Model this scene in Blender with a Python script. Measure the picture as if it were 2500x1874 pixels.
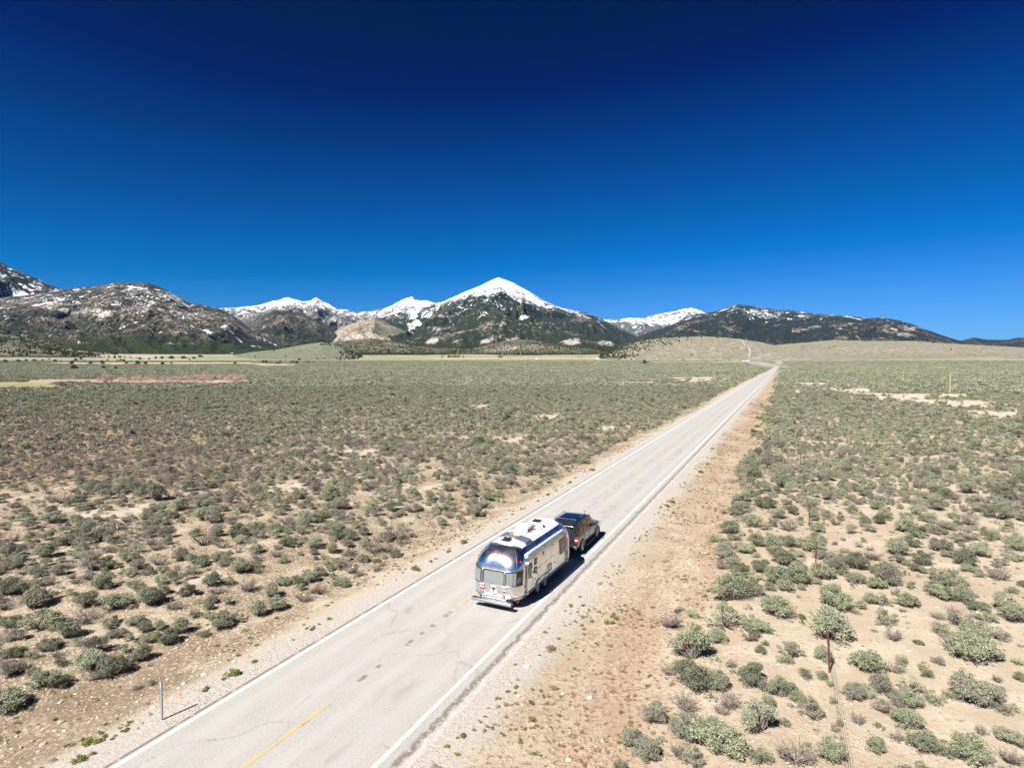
import bpy, bmesh, math, random
import numpy as np
from mathutils import Vector, Matrix

# ------------------------------------------------------------------ scene, camera, light
sc = bpy.context.scene
for o in list(bpy.data.objects):
    bpy.data.objects.remove(o)
R = math.radians
CAM_H = 11.4
HAZE = 5.5e-6           # density of the air over the valley
FPX = 1445.0            # focal length in pixels of the 2500 px wide photograph
HORIZON = 880.0
PITCH = math.atan((937.0 - HORIZON) / FPX)
cam_d = bpy.data.cameras.new('camera')
cam_d.sensor_width = 36.0
cam_d.lens = FPX / 2500.0 * 36.0
cam_d.clip_start = 0.5
cam_d.clip_end = 60000.0
cam = bpy.data.objects.new('camera', cam_d)
sc.collection.objects.link(cam)
cam.location = (0, 0, CAM_H)
cam.rotation_euler = (math.pi / 2 - PITCH, 0, 0)
sc.camera = cam

# sun: a one metre post throws its shadow (0.56, 0.70) m along the ground
SHX, SHY = 0.56, 0.70
SUN_EL = math.atan2(1.0, math.hypot(SHX, SHY))
world = bpy.data.worlds.new('World')
sc.world = world
world.use_nodes = True
wn = world.node_tree.nodes
wl = world.node_tree.links
wn.clear()
sky = wn.new('ShaderNodeTexSky')
sky.sky_type = 'NISHITA'
sky.sun_disc = False
sky.sun_elevation = SUN_EL
# world direction of the sun is (-SHX, -SHY); the sky node turns clockwise from +Y
sky.sun_rotation = math.atan2(-SHX, -SHY)
sky.altitude = 2200.0
sky.air_density = 1.0
sky.dust_density = 2.0
sky.ozone_density = 3.5
# deep, dry, polarised-looking blue: more contrast over the whole dome
off = wn.new('ShaderNodeVectorMath')
off.operation = 'SUBTRACT'
off.inputs[1].default_value = (2.28, 1.45, 2.34)
scl = wn.new('ShaderNodeVectorMath')
scl.operation = 'MULTIPLY'
scl.inputs[1].default_value = (0.30, 0.49, 0.98)
low = wn.new('ShaderNodeVectorMath')
low.operation = 'MULTIPLY'
low.inputs[1].default_value = (0.001, 0.042, 0.175)
mxv = wn.new('ShaderNodeVectorMath')
mxv.operation = 'MAXIMUM'
bg = wn.new('ShaderNodeBackground')
bg.inputs['Strength'].default_value = 0.06
wo = wn.new('ShaderNodeOutputWorld')
wl.new(sky.outputs['Color'], off.inputs[0])
wl.new(off.outputs[0], scl.inputs[0])
wl.new(sky.outputs['Color'], low.inputs[0])
wl.new(scl.outputs[0], mxv.inputs[0])
wl.new(low.outputs[0], mxv.inputs[1])
wl.new(mxv.outputs[0], bg.inputs['Color'])
wl.new(bg.outputs['Background'], wo.inputs['Surface'])

sun_d = bpy.data.lights.new('sun', 'SUN')
sun_d.energy = 4.6
sun_d.angle = R(0.53)
sun_d.color = (1.0, 0.955, 0.90)
sun = bpy.data.objects.new('sun', sun_d)
sc.collection.objects.link(sun)
sun.location = (-60, -80, 110)
sun.rotation_euler = Vector((SHX, SHY, -1.0)).to_track_quat('-Z', 'Y').to_euler()

vs = sc.view_settings
vs.view_transform = 'Standard'
vs.look = 'None'
vs.gamma = 1.0
vs.exposure = 1.42
vs.use_curve_mapping = False

# ------------------------------------------------------------------ road frame and terrain
ROAD_AZ = math.atan2(1917.0 - 1250.0, FPX)
UX, UY = math.sin(ROAD_AZ), math.cos(ROAD_AZ)      # along the road
RX, RY = math.cos(ROAD_AZ), -math.sin(ROAD_AZ)     # across it, towards the fence
LAT0 = -13.62                                      # centreline offset


def road_xy(s, lat):
    r = lat + LAT0
    return (s * UX + r * RX, s * UY + r * RY)


def hash2(ix, iy, seed):
    h = (ix.astype(np.int64) * 374761393 + iy.astype(np.int64) * 668265263 + seed * 982451653) & 0x7fffffff
    h = ((h ^ (h >> 13)) * 1274126177) & 0x7fffffff
    h = ((h ^ (h >> 15)) * 2246822519) & 0x7fffffff
    return (h & 0xffffff) / float(0xffffff)


def vnoise(x, y, seed=0):
    x = np.asarray(x, float)
    y = np.asarray(y, float)
    x0 = np.floor(x)
    y0 = np.floor(y)
    fx = x - x0
    fy = y - y0
    fx = fx * fx * fx * (fx * (fx * 6 - 15) + 10)
    fy = fy * fy * fy * (fy * (fy * 6 - 15) + 10)
    a = hash2(x0, y0, seed)
    b = hash2(x0 + 1, y0, seed)
    c = hash2(x0, y0 + 1, seed)
    d = hash2(x0 + 1, y0 + 1, seed)
    return (a * (1 - fx) + b * fx) * (1 - fy) + (c * (1 - fx) + d * fx) * fy


def fbm(x, y, seed=0, octs=4, ridge=False):
    t = 0.0
    amp = 1.0
    tot = 0.0
    for i in range(octs):
        n = vnoise(x, y, seed + i * 17)
        if ridge:
            n = 1.0 - np.abs(2 * n - 1)
        t = t + n * amp
        tot += amp
        amp *= 0.5
        x = np.asarray(x) * 2.03 + 11.3
        y = np.asarray(y) * 2.03 + 5.7
    return t / tot


def sstep(a, b, x):
    t = np.clip((np.asarray(x, float) - a) / (b - a), 0, 1)
    return t * t * (3 - 2 * t)


def ramp(rho):
    k = 90.0
    return 0.023 * k * np.log1p(np.exp(np.clip((np.asarray(rho, float) - 1230.0) / k, -50, 60)))


def lat_of(x, y):
    return np.asarray(x) * RX + np.asarray(y) * RY - LAT0


def ground_z(x, y):
    x = np.asarray(x, float)
    y = np.asarray(y, float)
    rho = np.hypot(x, y)
    lat = lat_of(x, y)
    w = sstep(5.5, 16.0, np.abs(lat))
    z = -0.06 + ramp(rho)
    prof = -0.55 * sstep(4.0, 7.6, -lat) * (1 - sstep(8.0, 15.0, -lat))
    prof = prof - 0.32 * sstep(4.9, 8.2, lat) * (1 - sstep(8.2, 14.0, lat))
    z = z + prof * (1 - sstep(150, 400, rho))
    hum = (fbm(x / 15.0, y / 15.0, 3, 3) - 0.5) * 0.7 + (fbm(x / 2.6, y / 2.6, 9, 2) - 0.5) * 0.16
    z = z + hum * w * (1 - 0.7 * sstep(200, 700, rho))
    z = z + (fbm(x / 1.1, y / 1.1, 21, 2) - 0.5) * 0.05 * sstep(4.4, 6.0, np.abs(lat)) * (1 - sstep(40, 90, rho))
    return z


def pix_dir(px, py):
    a = (px - 1250.0) / FPX
    b = -(py - 937.0) / FPX
    c, s = math.cos(PITCH), math.sin(PITCH)
    return Vector((a, c + b * s, b * c - s))


def project(x, y, z):
    c, s = math.cos(PITCH), math.sin(PITCH)
    zz = np.asarray(z) - CAM_H
    yy = np.asarray(y)
    d = yy * c - zz * s
    up = yy * s + zz * c
    d = np.where(d < 0.1, 0.1, d)
    return 1250.0 + FPX * np.asarray(x) / d, 937.0 - FPX * up / d, d


def cast(px, py, rmax=2600.0):
    """where the line of sight through a photo pixel meets the ground"""
    d = pix_dir(px, py)
    hl = math.hypot(d.x, d.y)
    rho = 8.0 * 1.004 ** np.arange(0, 1460)
    rho = rho[rho < rmax]
    x = d.x / hl * rho
    y = d.y / hl * rho
    zr = CAM_H + d.z / hl * rho
    below = np.nonzero(zr <= ground_z(x, y))[0]
    i = below[0] if len(below) else len(rho) - 1
    return float(x[i]), float(y[i]), float(ground_z(x[i], y[i]))


def depth_of(x, y, z=0.0):
    return y * math.cos(PITCH) - (z - CAM_H) * math.sin(PITCH)


# ------------------------------------------------------------------ object helpers
COL = sc.collection


def tag(o, label=None, cat=None, group=None, kind=None):
    if label:
        o['label'] = label
    if cat:
        o['category'] = cat
    if group:
        o['group'] = group
    if kind:
        o['kind'] = kind
    return o


def empty(name, loc=(0, 0, 0), rz=0.0):
    o = bpy.data.objects.new(name, None)
    o.empty_display_size = 0.3
    COL.objects.link(o)
    o.location = loc
    o.rotation_euler = (0, 0, rz)
    return o


class MB:
    def __init__(self):
        self.v = []
        self.f = []
        self.m = []

    def add(self, vs_, fs, mi=0):
        n = len(self.v)
        self.v += [tuple(p) for p in vs_]
        for f in fs:
            self.f.append([i + n for i in f])
            self.m.append(mi)

    def box(self, c, s, mi=0, rot=None):
        cx, cy, cz = c
        hx, hy, hz = s[0] / 2, s[1] / 2, s[2] / 2
        p = [Vector((sx * hx, sy * hy, sz * hz)) for sz in (-1, 1) for sy in (-1, 1) for sx in (-1, 1)]
        if rot is not None:
            p = [rot @ q for q in p]
        p = [(q.x + cx, q.y + cy, q.z + cz) for q in p]
        self.add(p, [(0, 2, 3, 1), (4, 5, 7, 6), (0, 1, 5, 4), (2, 6, 7, 3), (0, 4, 6, 2), (1, 3, 7, 5)], mi)

    def tube(self, pts, rad, n=8, mi=0, cap=True):
        pts = [Vector(p) for p in pts]
        if not isinstance(rad, (list, tuple)):
            rad = [rad] * len(pts)
        base = len(self.v)
        for i, p in enumerate(pts):
            a = pts[max(i - 1, 0)]
            b = pts[min(i + 1, len(pts) - 1)]
            t = (b - a)
            if t.length < 1e-9:
                t = Vector((0, 0, 1))
            t.normalize()
            ref = Vector((0, 0, 1)) if abs(t.z) < 0.9 else Vector((1, 0, 0))
            s = t.cross(ref).normalized()
            q = s.cross(t)
            for k in range(n):
                an = 2 * math.pi * k / n
                w = p + (s * math.cos(an) + q * math.sin(an)) * rad[i]
                self.v.append((w.x, w.y, w.z))
        for i in range(len(pts) - 1):
            for k in range(n):
                k2 = (k + 1) % n
                self.f.append([base + i * n + k, base + i * n + k2, base + (i + 1) * n + k2, base + (i + 1) * n + k])
                self.m.append(mi)
        if cap:
            self.f.append([base + k for k in range(n)][::-1])
            self.m.append(mi)
            e = base + (len(pts) - 1) * n
            self.f.append([e + k for k in range(n)])
            self.m.append(mi)

    def lathe(self, prof, n=24, axis='z', c=(0, 0, 0), mi=0, close=True):
        """prof: list of (radius, height along axis)"""
        base = len(self.v)
        for (r, h) in prof:
            for k in range(n):
                a = 2 * math.pi * k / n
                u, w = r * math.cos(a), r * math.sin(a)
                if axis == 'z':
                    p = (u, w, h)
                elif axis == 'x':
                    p = (h, u, w)
                else:
                    p = (u, h, w)
                self.v.append((p[0] + c[0], p[1] + c[1], p[2] + c[2]))
        for i in range(len(prof) - 1):
            for k in range(n):
                k2 = (k + 1) % n
                self.f.append([base + i * n + k, base + i * n + k2, base + (i + 1) * n + k2, base + (i + 1) * n + k])
                self.m.append(mi)
        if close:
            self.f.append([base + k for k in range(n)][::-1])
            self.m.append(mi)
            e = base + (len(prof) - 1) * n
            self.f.append([e + k for k in range(n)])
            self.m.append(mi)

    def grid(self, fn, us, vs_, mi=0):
        base = len(self.v)
        for u in us:
            for v in vs_:
                self.v.append(tuple(fn(u, v)))
        nv = len(vs_)
        for i in range(len(us) - 1):
            for j in range(nv - 1):
                a = base + i * nv + j
                self.f.append([a, a + 1, a + nv + 1, a + nv])
                self.m.append(mi)

    def mesh(self, name, mats, smooth=False, angle=None):
        me = bpy.data.meshes.new(name)
        me.from_pydata(self.v, [], self.f)
        for m in (mats if isinstance(mats, (list, tuple)) else [mats]):
            me.materials.append(m)
        if len(set(self.m)) > 1:
            me.polygons.foreach_set('material_index', self.m)
        bm = bmesh.new()
        bm.from_mesh(me)
        bmesh.ops.recalc_face_normals(bm, faces=bm.faces)
        bm.to_mesh(me)
        bm.free()
        if smooth:
            me.polygons.foreach_set('use_smooth', [True] * len(me.polygons))
            if angle:
                me.set_sharp_from_angle(angle=R(angle))
        me.update()
        return me

    def build(self, name, mats, parent=None, smooth=False, angle=None, bevel=0.0):
        o = bpy.data.objects.new(name, self.mesh(name, mats, smooth, angle))
        COL.objects.link(o)
        o.parent = parent
        if bevel:
            b = o.modifiers.new('bevel', 'BEVEL')
            b.width = bevel
            b.segments = 3
            b.limit_method = 'ANGLE'
        return o


def lin(a, b, n):
    return [a + (b - a) * i / (n - 1) for i in range(n)]


def fast_mesh(name, V, F, mats, smooth=True):
    """numpy arrays of verts (n,3) and quads (m,4)"""
    me = bpy.data.meshes.new(name)
    me.vertices.add(len(V))
    me.vertices.foreach_set('co', np.asarray(V, np.float32).ravel())
    k = F.shape[1]
    me.loops.add(F.size)
    me.loops.foreach_set('vertex_index', F.astype(np.int32).ravel())
    me.polygons.add(len(F))
    me.polygons.foreach_set('loop_start', np.arange(0, F.size, k, dtype=np.int32))
    me.polygons.foreach_set('loop_total', np.full(len(F), k, np.int32))
    me.polygons.foreach_set('use_smooth', np.full(len(F), smooth))
    for m in mats:
        me.materials.append(m)
    me.update(calc_edges=True)
    return me


def attr_f(me, name, arr):
    a = me.attributes.new(name, 'FLOAT', 'POINT')
    a.data.foreach_set('value', np.asarray(arr, np.float32).ravel())


def attr_c(me, name, arr):
    a = me.attributes.new(name, 'FLOAT_COLOR', 'POINT')
    c = np.ones((len(arr), 4), np.float32)
    c[:, :3] = arr
    a.data.foreach_set('color', c.ravel())


# ------------------------------------------------------------------ material helpers
class NT:
    def __init__(self, name):
        self.mat = bpy.data.materials.new(name)
        self.mat.use_nodes = True
        self.n = self.mat.node_tree.nodes
        self.l = self.mat.node_tree.links
        self.n.clear()
        self.out = self.n.new('ShaderNodeOutputMaterial')
        self.bsdf = self.n.new('ShaderNodeBsdfPrincipled')
        self.l.new(self.bsdf.outputs[0], self.out.inputs['Surface'])

    def put(self, node, key, val):
        if hasattr(val, 'is_linked'):
            self.l.new(val, node.inputs[key])
        else:
            if isinstance(val, tuple) and len(val) == 3 and node.inputs[key].type == 'RGBA':
                val = val + (1.0,)
            node.inputs[key].default_value = val

    def set(self, **kw):
        names = dict(color='Base Color', rough='Roughness', metal='Metallic', spec='Specular IOR Level',
                     coat='Coat Weight', coatr='Coat Roughness', normal='Normal', alpha='Alpha',
                     trans='Transmission Weight', ior='IOR')
        for k, v in kw.items():
            self.put(self.bsdf, names[k], v)
        return self

    def pos(self):
        return self.n.new('ShaderNodeNewGeometry').outputs['Position']

    def obj(self):
        return self.n.new('ShaderNodeTexCoord').outputs['Object']

    def noise(self, vec, scale, detail=4, rough=0.55, out='Fac', dim='3D'):
        t = self.n.new('ShaderNodeTexNoise')
        t.noise_dimensions = dim
        self.l.new(vec, t.inputs['Vector'])
        t.inputs['Scale'].default_value = scale
        t.inputs['Detail'].default_value = detail
        t.inputs['Roughness'].default_value = rough
        return t.outputs[0 if out == 'Fac' else 1]

    def voro(self, vec, scale, out='Distance', feat='F1', rnd=1.0):
        t = self.n.new('ShaderNodeTexVoronoi')
        t.feature = feat
        self.l.new(vec, t.inputs['Vector'])
        t.inputs['Scale'].default_value = scale
        t.inputs['Randomness'].default_value = rnd
        return t.outputs[out]

    def math(self, op, a, b=0.0, c=0.0, clamp=False):
        t = self.n.new('ShaderNodeMath')
        t.operation = op
        t.use_clamp = clamp
        for i, v in enumerate((a, b, c)):
            self.put(t, i, v)
        return t.outputs[0]

    def dot(self, vec, d):
        t = self.n.new('ShaderNodeVectorMath')
        t.operation = 'DOT_PRODUCT'
        self.l.new(vec, t.inputs[0])
        t.inputs[1].default_value = d
        return t.outputs['Value']

    def scale(self, vec, d):
        t = self.n.new('ShaderNodeVectorMath')
        t.operation = 'MULTIPLY'
        self.l.new(vec, t.inputs[0])
        t.inputs[1].default_value = d
        return t.outputs[0]

    def comb(self, x, y, z=0.0):
        t = self.n.new('ShaderNodeCombineXYZ')
        for i, v in enumerate((x, y, z)):
            self.put(t, i, v)
        return t.outputs[0]

    def length(self, vec):
        t = self.n.new('ShaderNodeVectorMath')
        t.operation = 'LENGTH'
        self.l.new(vec, t.inputs[0])
        return t.outputs['Value']

    def step(self, v, a, b, lo=0.0, hi=1.0):
        t = self.n.new('ShaderNodeMapRange')
        t.interpolation_type = 'SMOOTHSTEP'
        self.put(t, 'Value', v)
        if a <= b:
            self.put(t, 'From Min', a); self.put(t, 'From Max', b)
            self.put(t, 'To Min', lo); self.put(t, 'To Max', hi)
        else:
            self.put(t, 'From Min', b); self.put(t, 'From Max', a)
            self.put(t, 'To Min', hi); self.put(t, 'To Max', lo)
        return t.outputs[0]

    def mix(self, f, a, b, mode='MIX'):
        t = self.n.new('ShaderNodeMix')
        t.data_type = 'RGBA'
        t.blend_type = mode
        t.clamp_factor = True
        for key, v in ((0, f), (6, a), (7, b)):
            if hasattr(v, 'is_linked'):
                self.l.new(v, t.inputs[key])
            else:
                if isinstance(v, tuple) and len(v) == 3:
                    v = v + (1.0,)
                t.inputs[key].default_value = v
        return t.outputs[2]

    def attr(self, name, typ='GEOMETRY', out='Fac'):
        t = self.n.new('ShaderNodeAttribute')
        t.attribute_type = typ
        t.attribute_name = name
        return t.outputs[out]

    def rnd(self):
        return self.n.new('ShaderNodeObjectInfo').outputs['Random']

    def bump(self, h, dist=0.02, strength=0.6):
        t = self.n.new('ShaderNodeBump')
        t.inputs['Strength'].default_value = strength
        t.inputs['Distance'].default_value = dist
        self.l.new(h, t.inputs['Height'])
        self.l.new(t.outputs[0], self.bsdf.inputs['Normal'])


def plain(name, color, rough=0.5, metal=0.0, coat=0.0, var=0.12, scale=6.0, spec=0.5, bump=0.0):
    m = NT(name)
    p = m.obj()
    n = m.noise(p, scale, 5, 0.6)
    f = m.math('SUBTRACT', n, 0.5)
    k = m.math('MULTIPLY_ADD', f, var * 2, 1.0)
    col = m.n.new('ShaderNodeVectorMath')
    col.operation = 'SCALE'
    col.inputs[0].default_value = color
    m.l.new(k, col.inputs['Scale'])
    m.set(color=col.outputs[0], rough=rough, metal=metal, coat=coat, spec=spec)
    if bump:
        m.bump(m.noise(p, scale * 8, 3), bump, 0.5)
    return m.mat
# ------------------------------------------------------------------ ground cover maps (world positions)
CLEAR = []      # bare patches of sand: centre, radii


def clearing(px, py, wpx, hpx):
    x, y, z = cast(px, py)
    d = depth_of(x, y, z)
    xa, ya, _ = cast(px, py - hpx / 2)
    xb, yb, _ = cast(px, py + hpx / 2)
    CLEAR.append((x, y, wpx / 2 * d / FPX, max(math.hypot(xa - xb, ya - yb) / 2, 1.0)))


for c in ((1172, 992, 62, 8), (1342, 1018, 58, 10), (1480, 1045, 60, 9), (1700, 925, 190, 14), (1560, 934, 200, 6),
          (1990, 938, 120, 10), (2080, 952, 170, 12), (2200, 968, 230, 16), (2340, 985, 260, 18), (2440, 1010, 160, 16),
          (2150, 975, 60, 8), (2330, 963, 90, 6), (1945, 955, 40, 10), (560, 931, 130, 8), (1250, 1075, 90, 16),
          (880, 1105, 90, 16), (700, 1190, 120, 20), (1050, 1190, 110, 18), (300, 1250, 160, 22), (480, 1420, 150, 24),
          (620, 1330, 130, 18), (2150, 1330, 140, 24), (2300, 1380, 120, 20), (1950, 1370, 110, 24), (2080, 1250, 120, 16)):
    clearing(*c)


def clear_mask(x, y):
    m = np.zeros_like(np.asarray(x, float))
    for (cx, cy, a, b) in CLEAR:
        t = math.atan2(cx, cy)
        dx = (x - cx) * math.cos(t) - (y - cy) * math.sin(t)
        dy = (x - cx) * math.sin(t) + (y - cy) * math.cos(t)
        wob = fbm(dx / (a * 0.22 + 0.6), dy / (b * 0.3 + 0.6), 77, 4) * 2.4 - 1.1
        d = np.sqrt((dx / a) ** 2 + (dy / b) ** 2) + wob
        m = np.maximum(m, 1 - sstep(0.75, 1.15, d))
    return m


def meadow_mask(x, y):
    """grass flats and dry strips out on the plain: mask, colour"""
    px, py, d = project(x, y, ground_z(x, y))
    rho = np.hypot(x, y)
    w = (fbm(x / 60.0, y / 60.0, 31, 3) - 0.5)
    m = np.zeros_like(px)
    col = np.zeros((len(px), 3))

    def band(x0, x1, y0, y1, c, soft=1.2, wob=5.0):
        nonlocal m, col
        yy = py + w * wob
        k = sstep(y0 - soft, y0 + soft, yy) * (1 - sstep(y1 - soft, y1 + soft, yy))
        k = k * sstep(x0 - 40, x0 + 40, px + w * 90) * (1 - sstep(x1 - 40, x1 + 40, px + w * 90))
        k = k * (d > 60)
        col = col * (1 - k[:, None]) + np.array(c)[None, :] * k[:, None]
        m = np.maximum(m, k * 0.75)

    band(60, 760, 861, 869, (0.30, 0.265, 0.17), 1.0, 4)
    band(-300, 420, 868, 872, (0.40, 0.34, 0.27), 0.8, 3)
    band(520, 1560, 872.5, 879.5, (0.225, 0.225, 0.10), 0.8, 4)
    band(1060, 1560, 872, 876.5, (0.40, 0.30, 0.19), 0.6, 4)
    band(1120, 1460, 877.3, 880.5, (0.22, 0.155, 0.08), 0.5, 3)
    band(120, 640, 884.5, 888.5, (0.41, 0.31, 0.23), 0.7, 4)
    band(620, 740, 888, 893, (0.40, 0.31, 0.22), 0.7, 3)
    band(-400, 150, 932, 946, (0.20, 0.185, 0.06), 2.0, 6)
    band(60, 620, 926, 935, (0.33, 0.23, 0.15), 1.5, 6)
    band(1560, 1835, 882.3, 884.2, (0.34, 0.27, 0.16), 0.4, 1.5)
    return m, col


# ------------------------------------------------------------------ ground sheet
def ground_material():
    m = NT('desert_ground')
    p = m.pos()
    flat = m.comb(m.dot(p, (1, 0, 0)), m.dot(p, (0, 1, 0)), 0.0)
    lat = m.math('SUBTRACT', m.dot(p, (RX, RY, 0)), LAT0)
    n_big = m.noise(flat, 0.07, 5, 0.6)
    n_mid = m.noise(flat, 0.55, 5, 0.65)
    n_fine = m.noise(flat, 5.0, 5, 0.7)
    n_grit = m.noise(flat, 24.0, 4, 0.75)
    sand = m.mix(m.step(n_mid, 0.35, 0.68), (0.32, 0.262, 0.190), (0.41, 0.352, 0.272))
    sand = m.mix(m.step(n_big, 0.42, 0.64, 0, 0.5), sand, (0.285, 0.21, 0.14))
    # litter and dry stalks lying between the brush
    litter = m.math('MULTIPLY', m.step(n_fine, 0.52, 0.66), m.step(n_mid, 0.40, 0.58))
    sand = m.mix(m.math('MULTIPLY', litter, 0.7), sand, (0.17, 0.12, 0.075))
    # stones: pale and ochre chips
    vd = m.voro(flat, 7.0)
    vc = m.voro(flat, 7.0, 'Color')
    chip = m.math('MULTIPLY', m.step(vd, 0.42, 0.28), m.step(m.dot(vc, (1, 0, 0)), 0.42, 0.50))
    stony = m.math('MAXIMUM', m.step(m.noise(flat, 0.16, 4), 0.40, 0.60), m.math('MULTIPLY', m.step(lat, -7.0, -9.0), m.step(m.noise(flat, 0.3, 4), 0.30, 0.55)))
    leftbank = m.step(lat, -5.0, -7.5)
    chip = m.math('MULTIPLY', chip, m.math('MAXIMUM', stony, m.math('MULTIPLY', leftbank, 0.8)))
    stone_c = m.mix(m.dot(vc, (0, 1, 0)), (0.36, 0.25, 0.15), (0.52, 0.47, 0.41))
    sand = m.mix(m.math('MULTIPLY', chip, 0.75), sand, stone_c)
    # rubble on the field side: pale chips with dark gaps
    vd2 = m.voro(flat, 7.0)
    vc2 = m.voro(flat, 7.0, 'Color')
    rub = m.math('MULTIPLY', m.step(lat, -5.5, -7.0), m.step(m.noise(flat, 0.5, 5, 0.65), 0.36, 0.56))
    sand = m.mix(m.math('MULTIPLY', rub, m.step(vd2, 0.30, 0.55, 0, 0.75)), sand, (0.13, 0.092, 0.06))
    sand = m.mix(m.math('MULTIPLY', rub, m.math('MULTIPLY', m.step(vd2, 0.36, 0.24), m.step(m.dot(vc2, (1, 0, 0)), 0.35, 0.5, 0, 0.8))), sand,
                 m.mix(m.dot(vc2, (0, 1, 0)), (0.36, 0.26, 0.165), (0.52, 0.47, 0.41)))
    # reddish dry grass on the fence-side verge
    red = m.math('MULTIPLY', m.step(lat, 5.6, 7.6), m.step(lat, 11.5, 9.2))
    red = m.math('MULTIPLY', red, m.step(m.noise(m.comb(m.dot(p, (UX * .25, UY * .25, 0)), lat), 0.55, 5, 0.7), 0.42, 0.60))
    redc = m.mix(m.step(n_fine, 0.4, 0.62), (0.33, 0.235, 0.155), (0.22, 0.135, 0.085))
    sand = m.mix(m.math('MULTIPLY', red, 0.7), sand, redc)
    # rust and straw coloured scraps of dry growth, in patches
    scrap = m.math('MULTIPLY', m.step(lat, 5.0, 6.0), m.step(lat, 13.0, 10.0))
    scrap = m.math('MULTIPLY', scrap, m.step(m.noise(flat, 0.42, 4, 0.65), 0.38, 0.52))
    n_scr = m.noise(flat, 5.0, 5, 0.8)
    scrap_d = m.math('MULTIPLY', scrap, m.step(n_scr, 0.52, 0.60))
    scrap_l = m.math('MULTIPLY', scrap, m.step(n_scr, 0.44, 0.36))
    sand = m.mix(m.math('MULTIPLY', scrap_d, 0.85), sand, m.mix(n_fine, (0.20, 0.10, 0.055), (0.13, 0.085, 0.055)))
    sand = m.mix(m.math('MULTIPLY', scrap_l, 0.6), sand, (0.44, 0.37, 0.26))
    # grey-brown dead litter close to the road
    brown = m.math('MULTIPLY', m.step(lat, 4.8, 5.8), m.step(lat, 8.6, 7.0))
    brown = m.math('MULTIPLY', brown, m.step(m.noise(flat, 0.33, 5, 0.7), 0.5, 0.62))
    brown = m.math('MULTIPLY', brown, m.step(n_fine, 0.38, 0.58))
    sand = m.mix(m.math('MULTIPLY', brown, 0.7), sand, (0.22, 0.16, 0.12))
    # dark soil at the stony bank across the road, near end
    px_ = m.dot(p, (UX, UY, 0))
    bank = m.math('MULTIPLY', m.step(lat, -5.2, -6.2), m.step(lat, -11.0, -9.0))
    bank = m.math('MULTIPLY', bank, m.step(m.math('ADD', px_, m.math('MULTIPLY', n_mid, 6.0)), 22.0, 16.5))
    bank = m.math('MULTIPLY', bank, m.step(n_fine, 0.36, 0.56))
    sand = m.mix(m.math('MULTIPLY', bank, 0.75), sand, (0.16, 0.115, 0.075))
    # brown flat in the field across the road
    far_brown = m.math('MULTIPLY', m.attr('soil'), m.step(n_mid, 0.3, 0.6, 0.5, 1.0))
    sand = m.mix(far_brown, sand, (0.27, 0.185, 0.115))
    sand = m.mix(m.math('MULTIPLY', m.attr('clear'), 0.8), sand, m.mix(n_fine, (0.38, 0.32, 0.25), (0.47, 0.41, 0.34)))
    # gravel shoulder
    gr_r = m.math('MULTIPLY', m.step(lat, 0.0, 1.0), m.step(m.math('ADD', lat, m.math('MULTIPLY', n_mid, 2.4)), 7.4, 6.0))
    gr_l = m.math('MULTIPLY', m.step(lat, 1.0, 0.0), m.step(m.math('SUBTRACT', lat, m.math('MULTIPLY', n_mid, 2.6)), -7.6, -6.0))
    grav = m.math('ADD', gr_r, gr_l, clamp=True)
    gv = m.voro(flat, 22.0, 'Color')
    gcol = m.mix(m.dot(gv, (1, 0, 0)), (0.28, 0.255, 0.225), (0.43, 0.40, 0.36))
    gcol = m.mix(m.step(n_fine, 0.45, 0.75, 0, 0.5), gcol, (0.33, 0.27, 0.21))
    col = m.mix(m.math('MULTIPLY', grav, 0.9), sand, gcol)
    col = m.mix(m.step(n_grit, 0.38, 0.68, 0, 0.6), col, m.mix(0.55, col, (0.10, 0.075, 0.05)))
    col = m.mix(m.attr('farmix'), col, m.mix(m.step(n_mid, 0.3, 0.7, 0, 0.35), m.attr('fcol', out='Color'),
                                            (0.11, 0.115, 0.075)))
    m.set(color=col, rough=0.95, spec=0.15)
    h = m.math('ADD', m.math('MULTIPLY', n_grit, 0.5), m.math('MULTIPLY', n_fine, 1.2))
    h = m.math('ADD', h, m.math('MULTIPLY', chip, 0.8))
    m.bump(h, 0.035, 0.9)
    return m.mat


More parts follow.
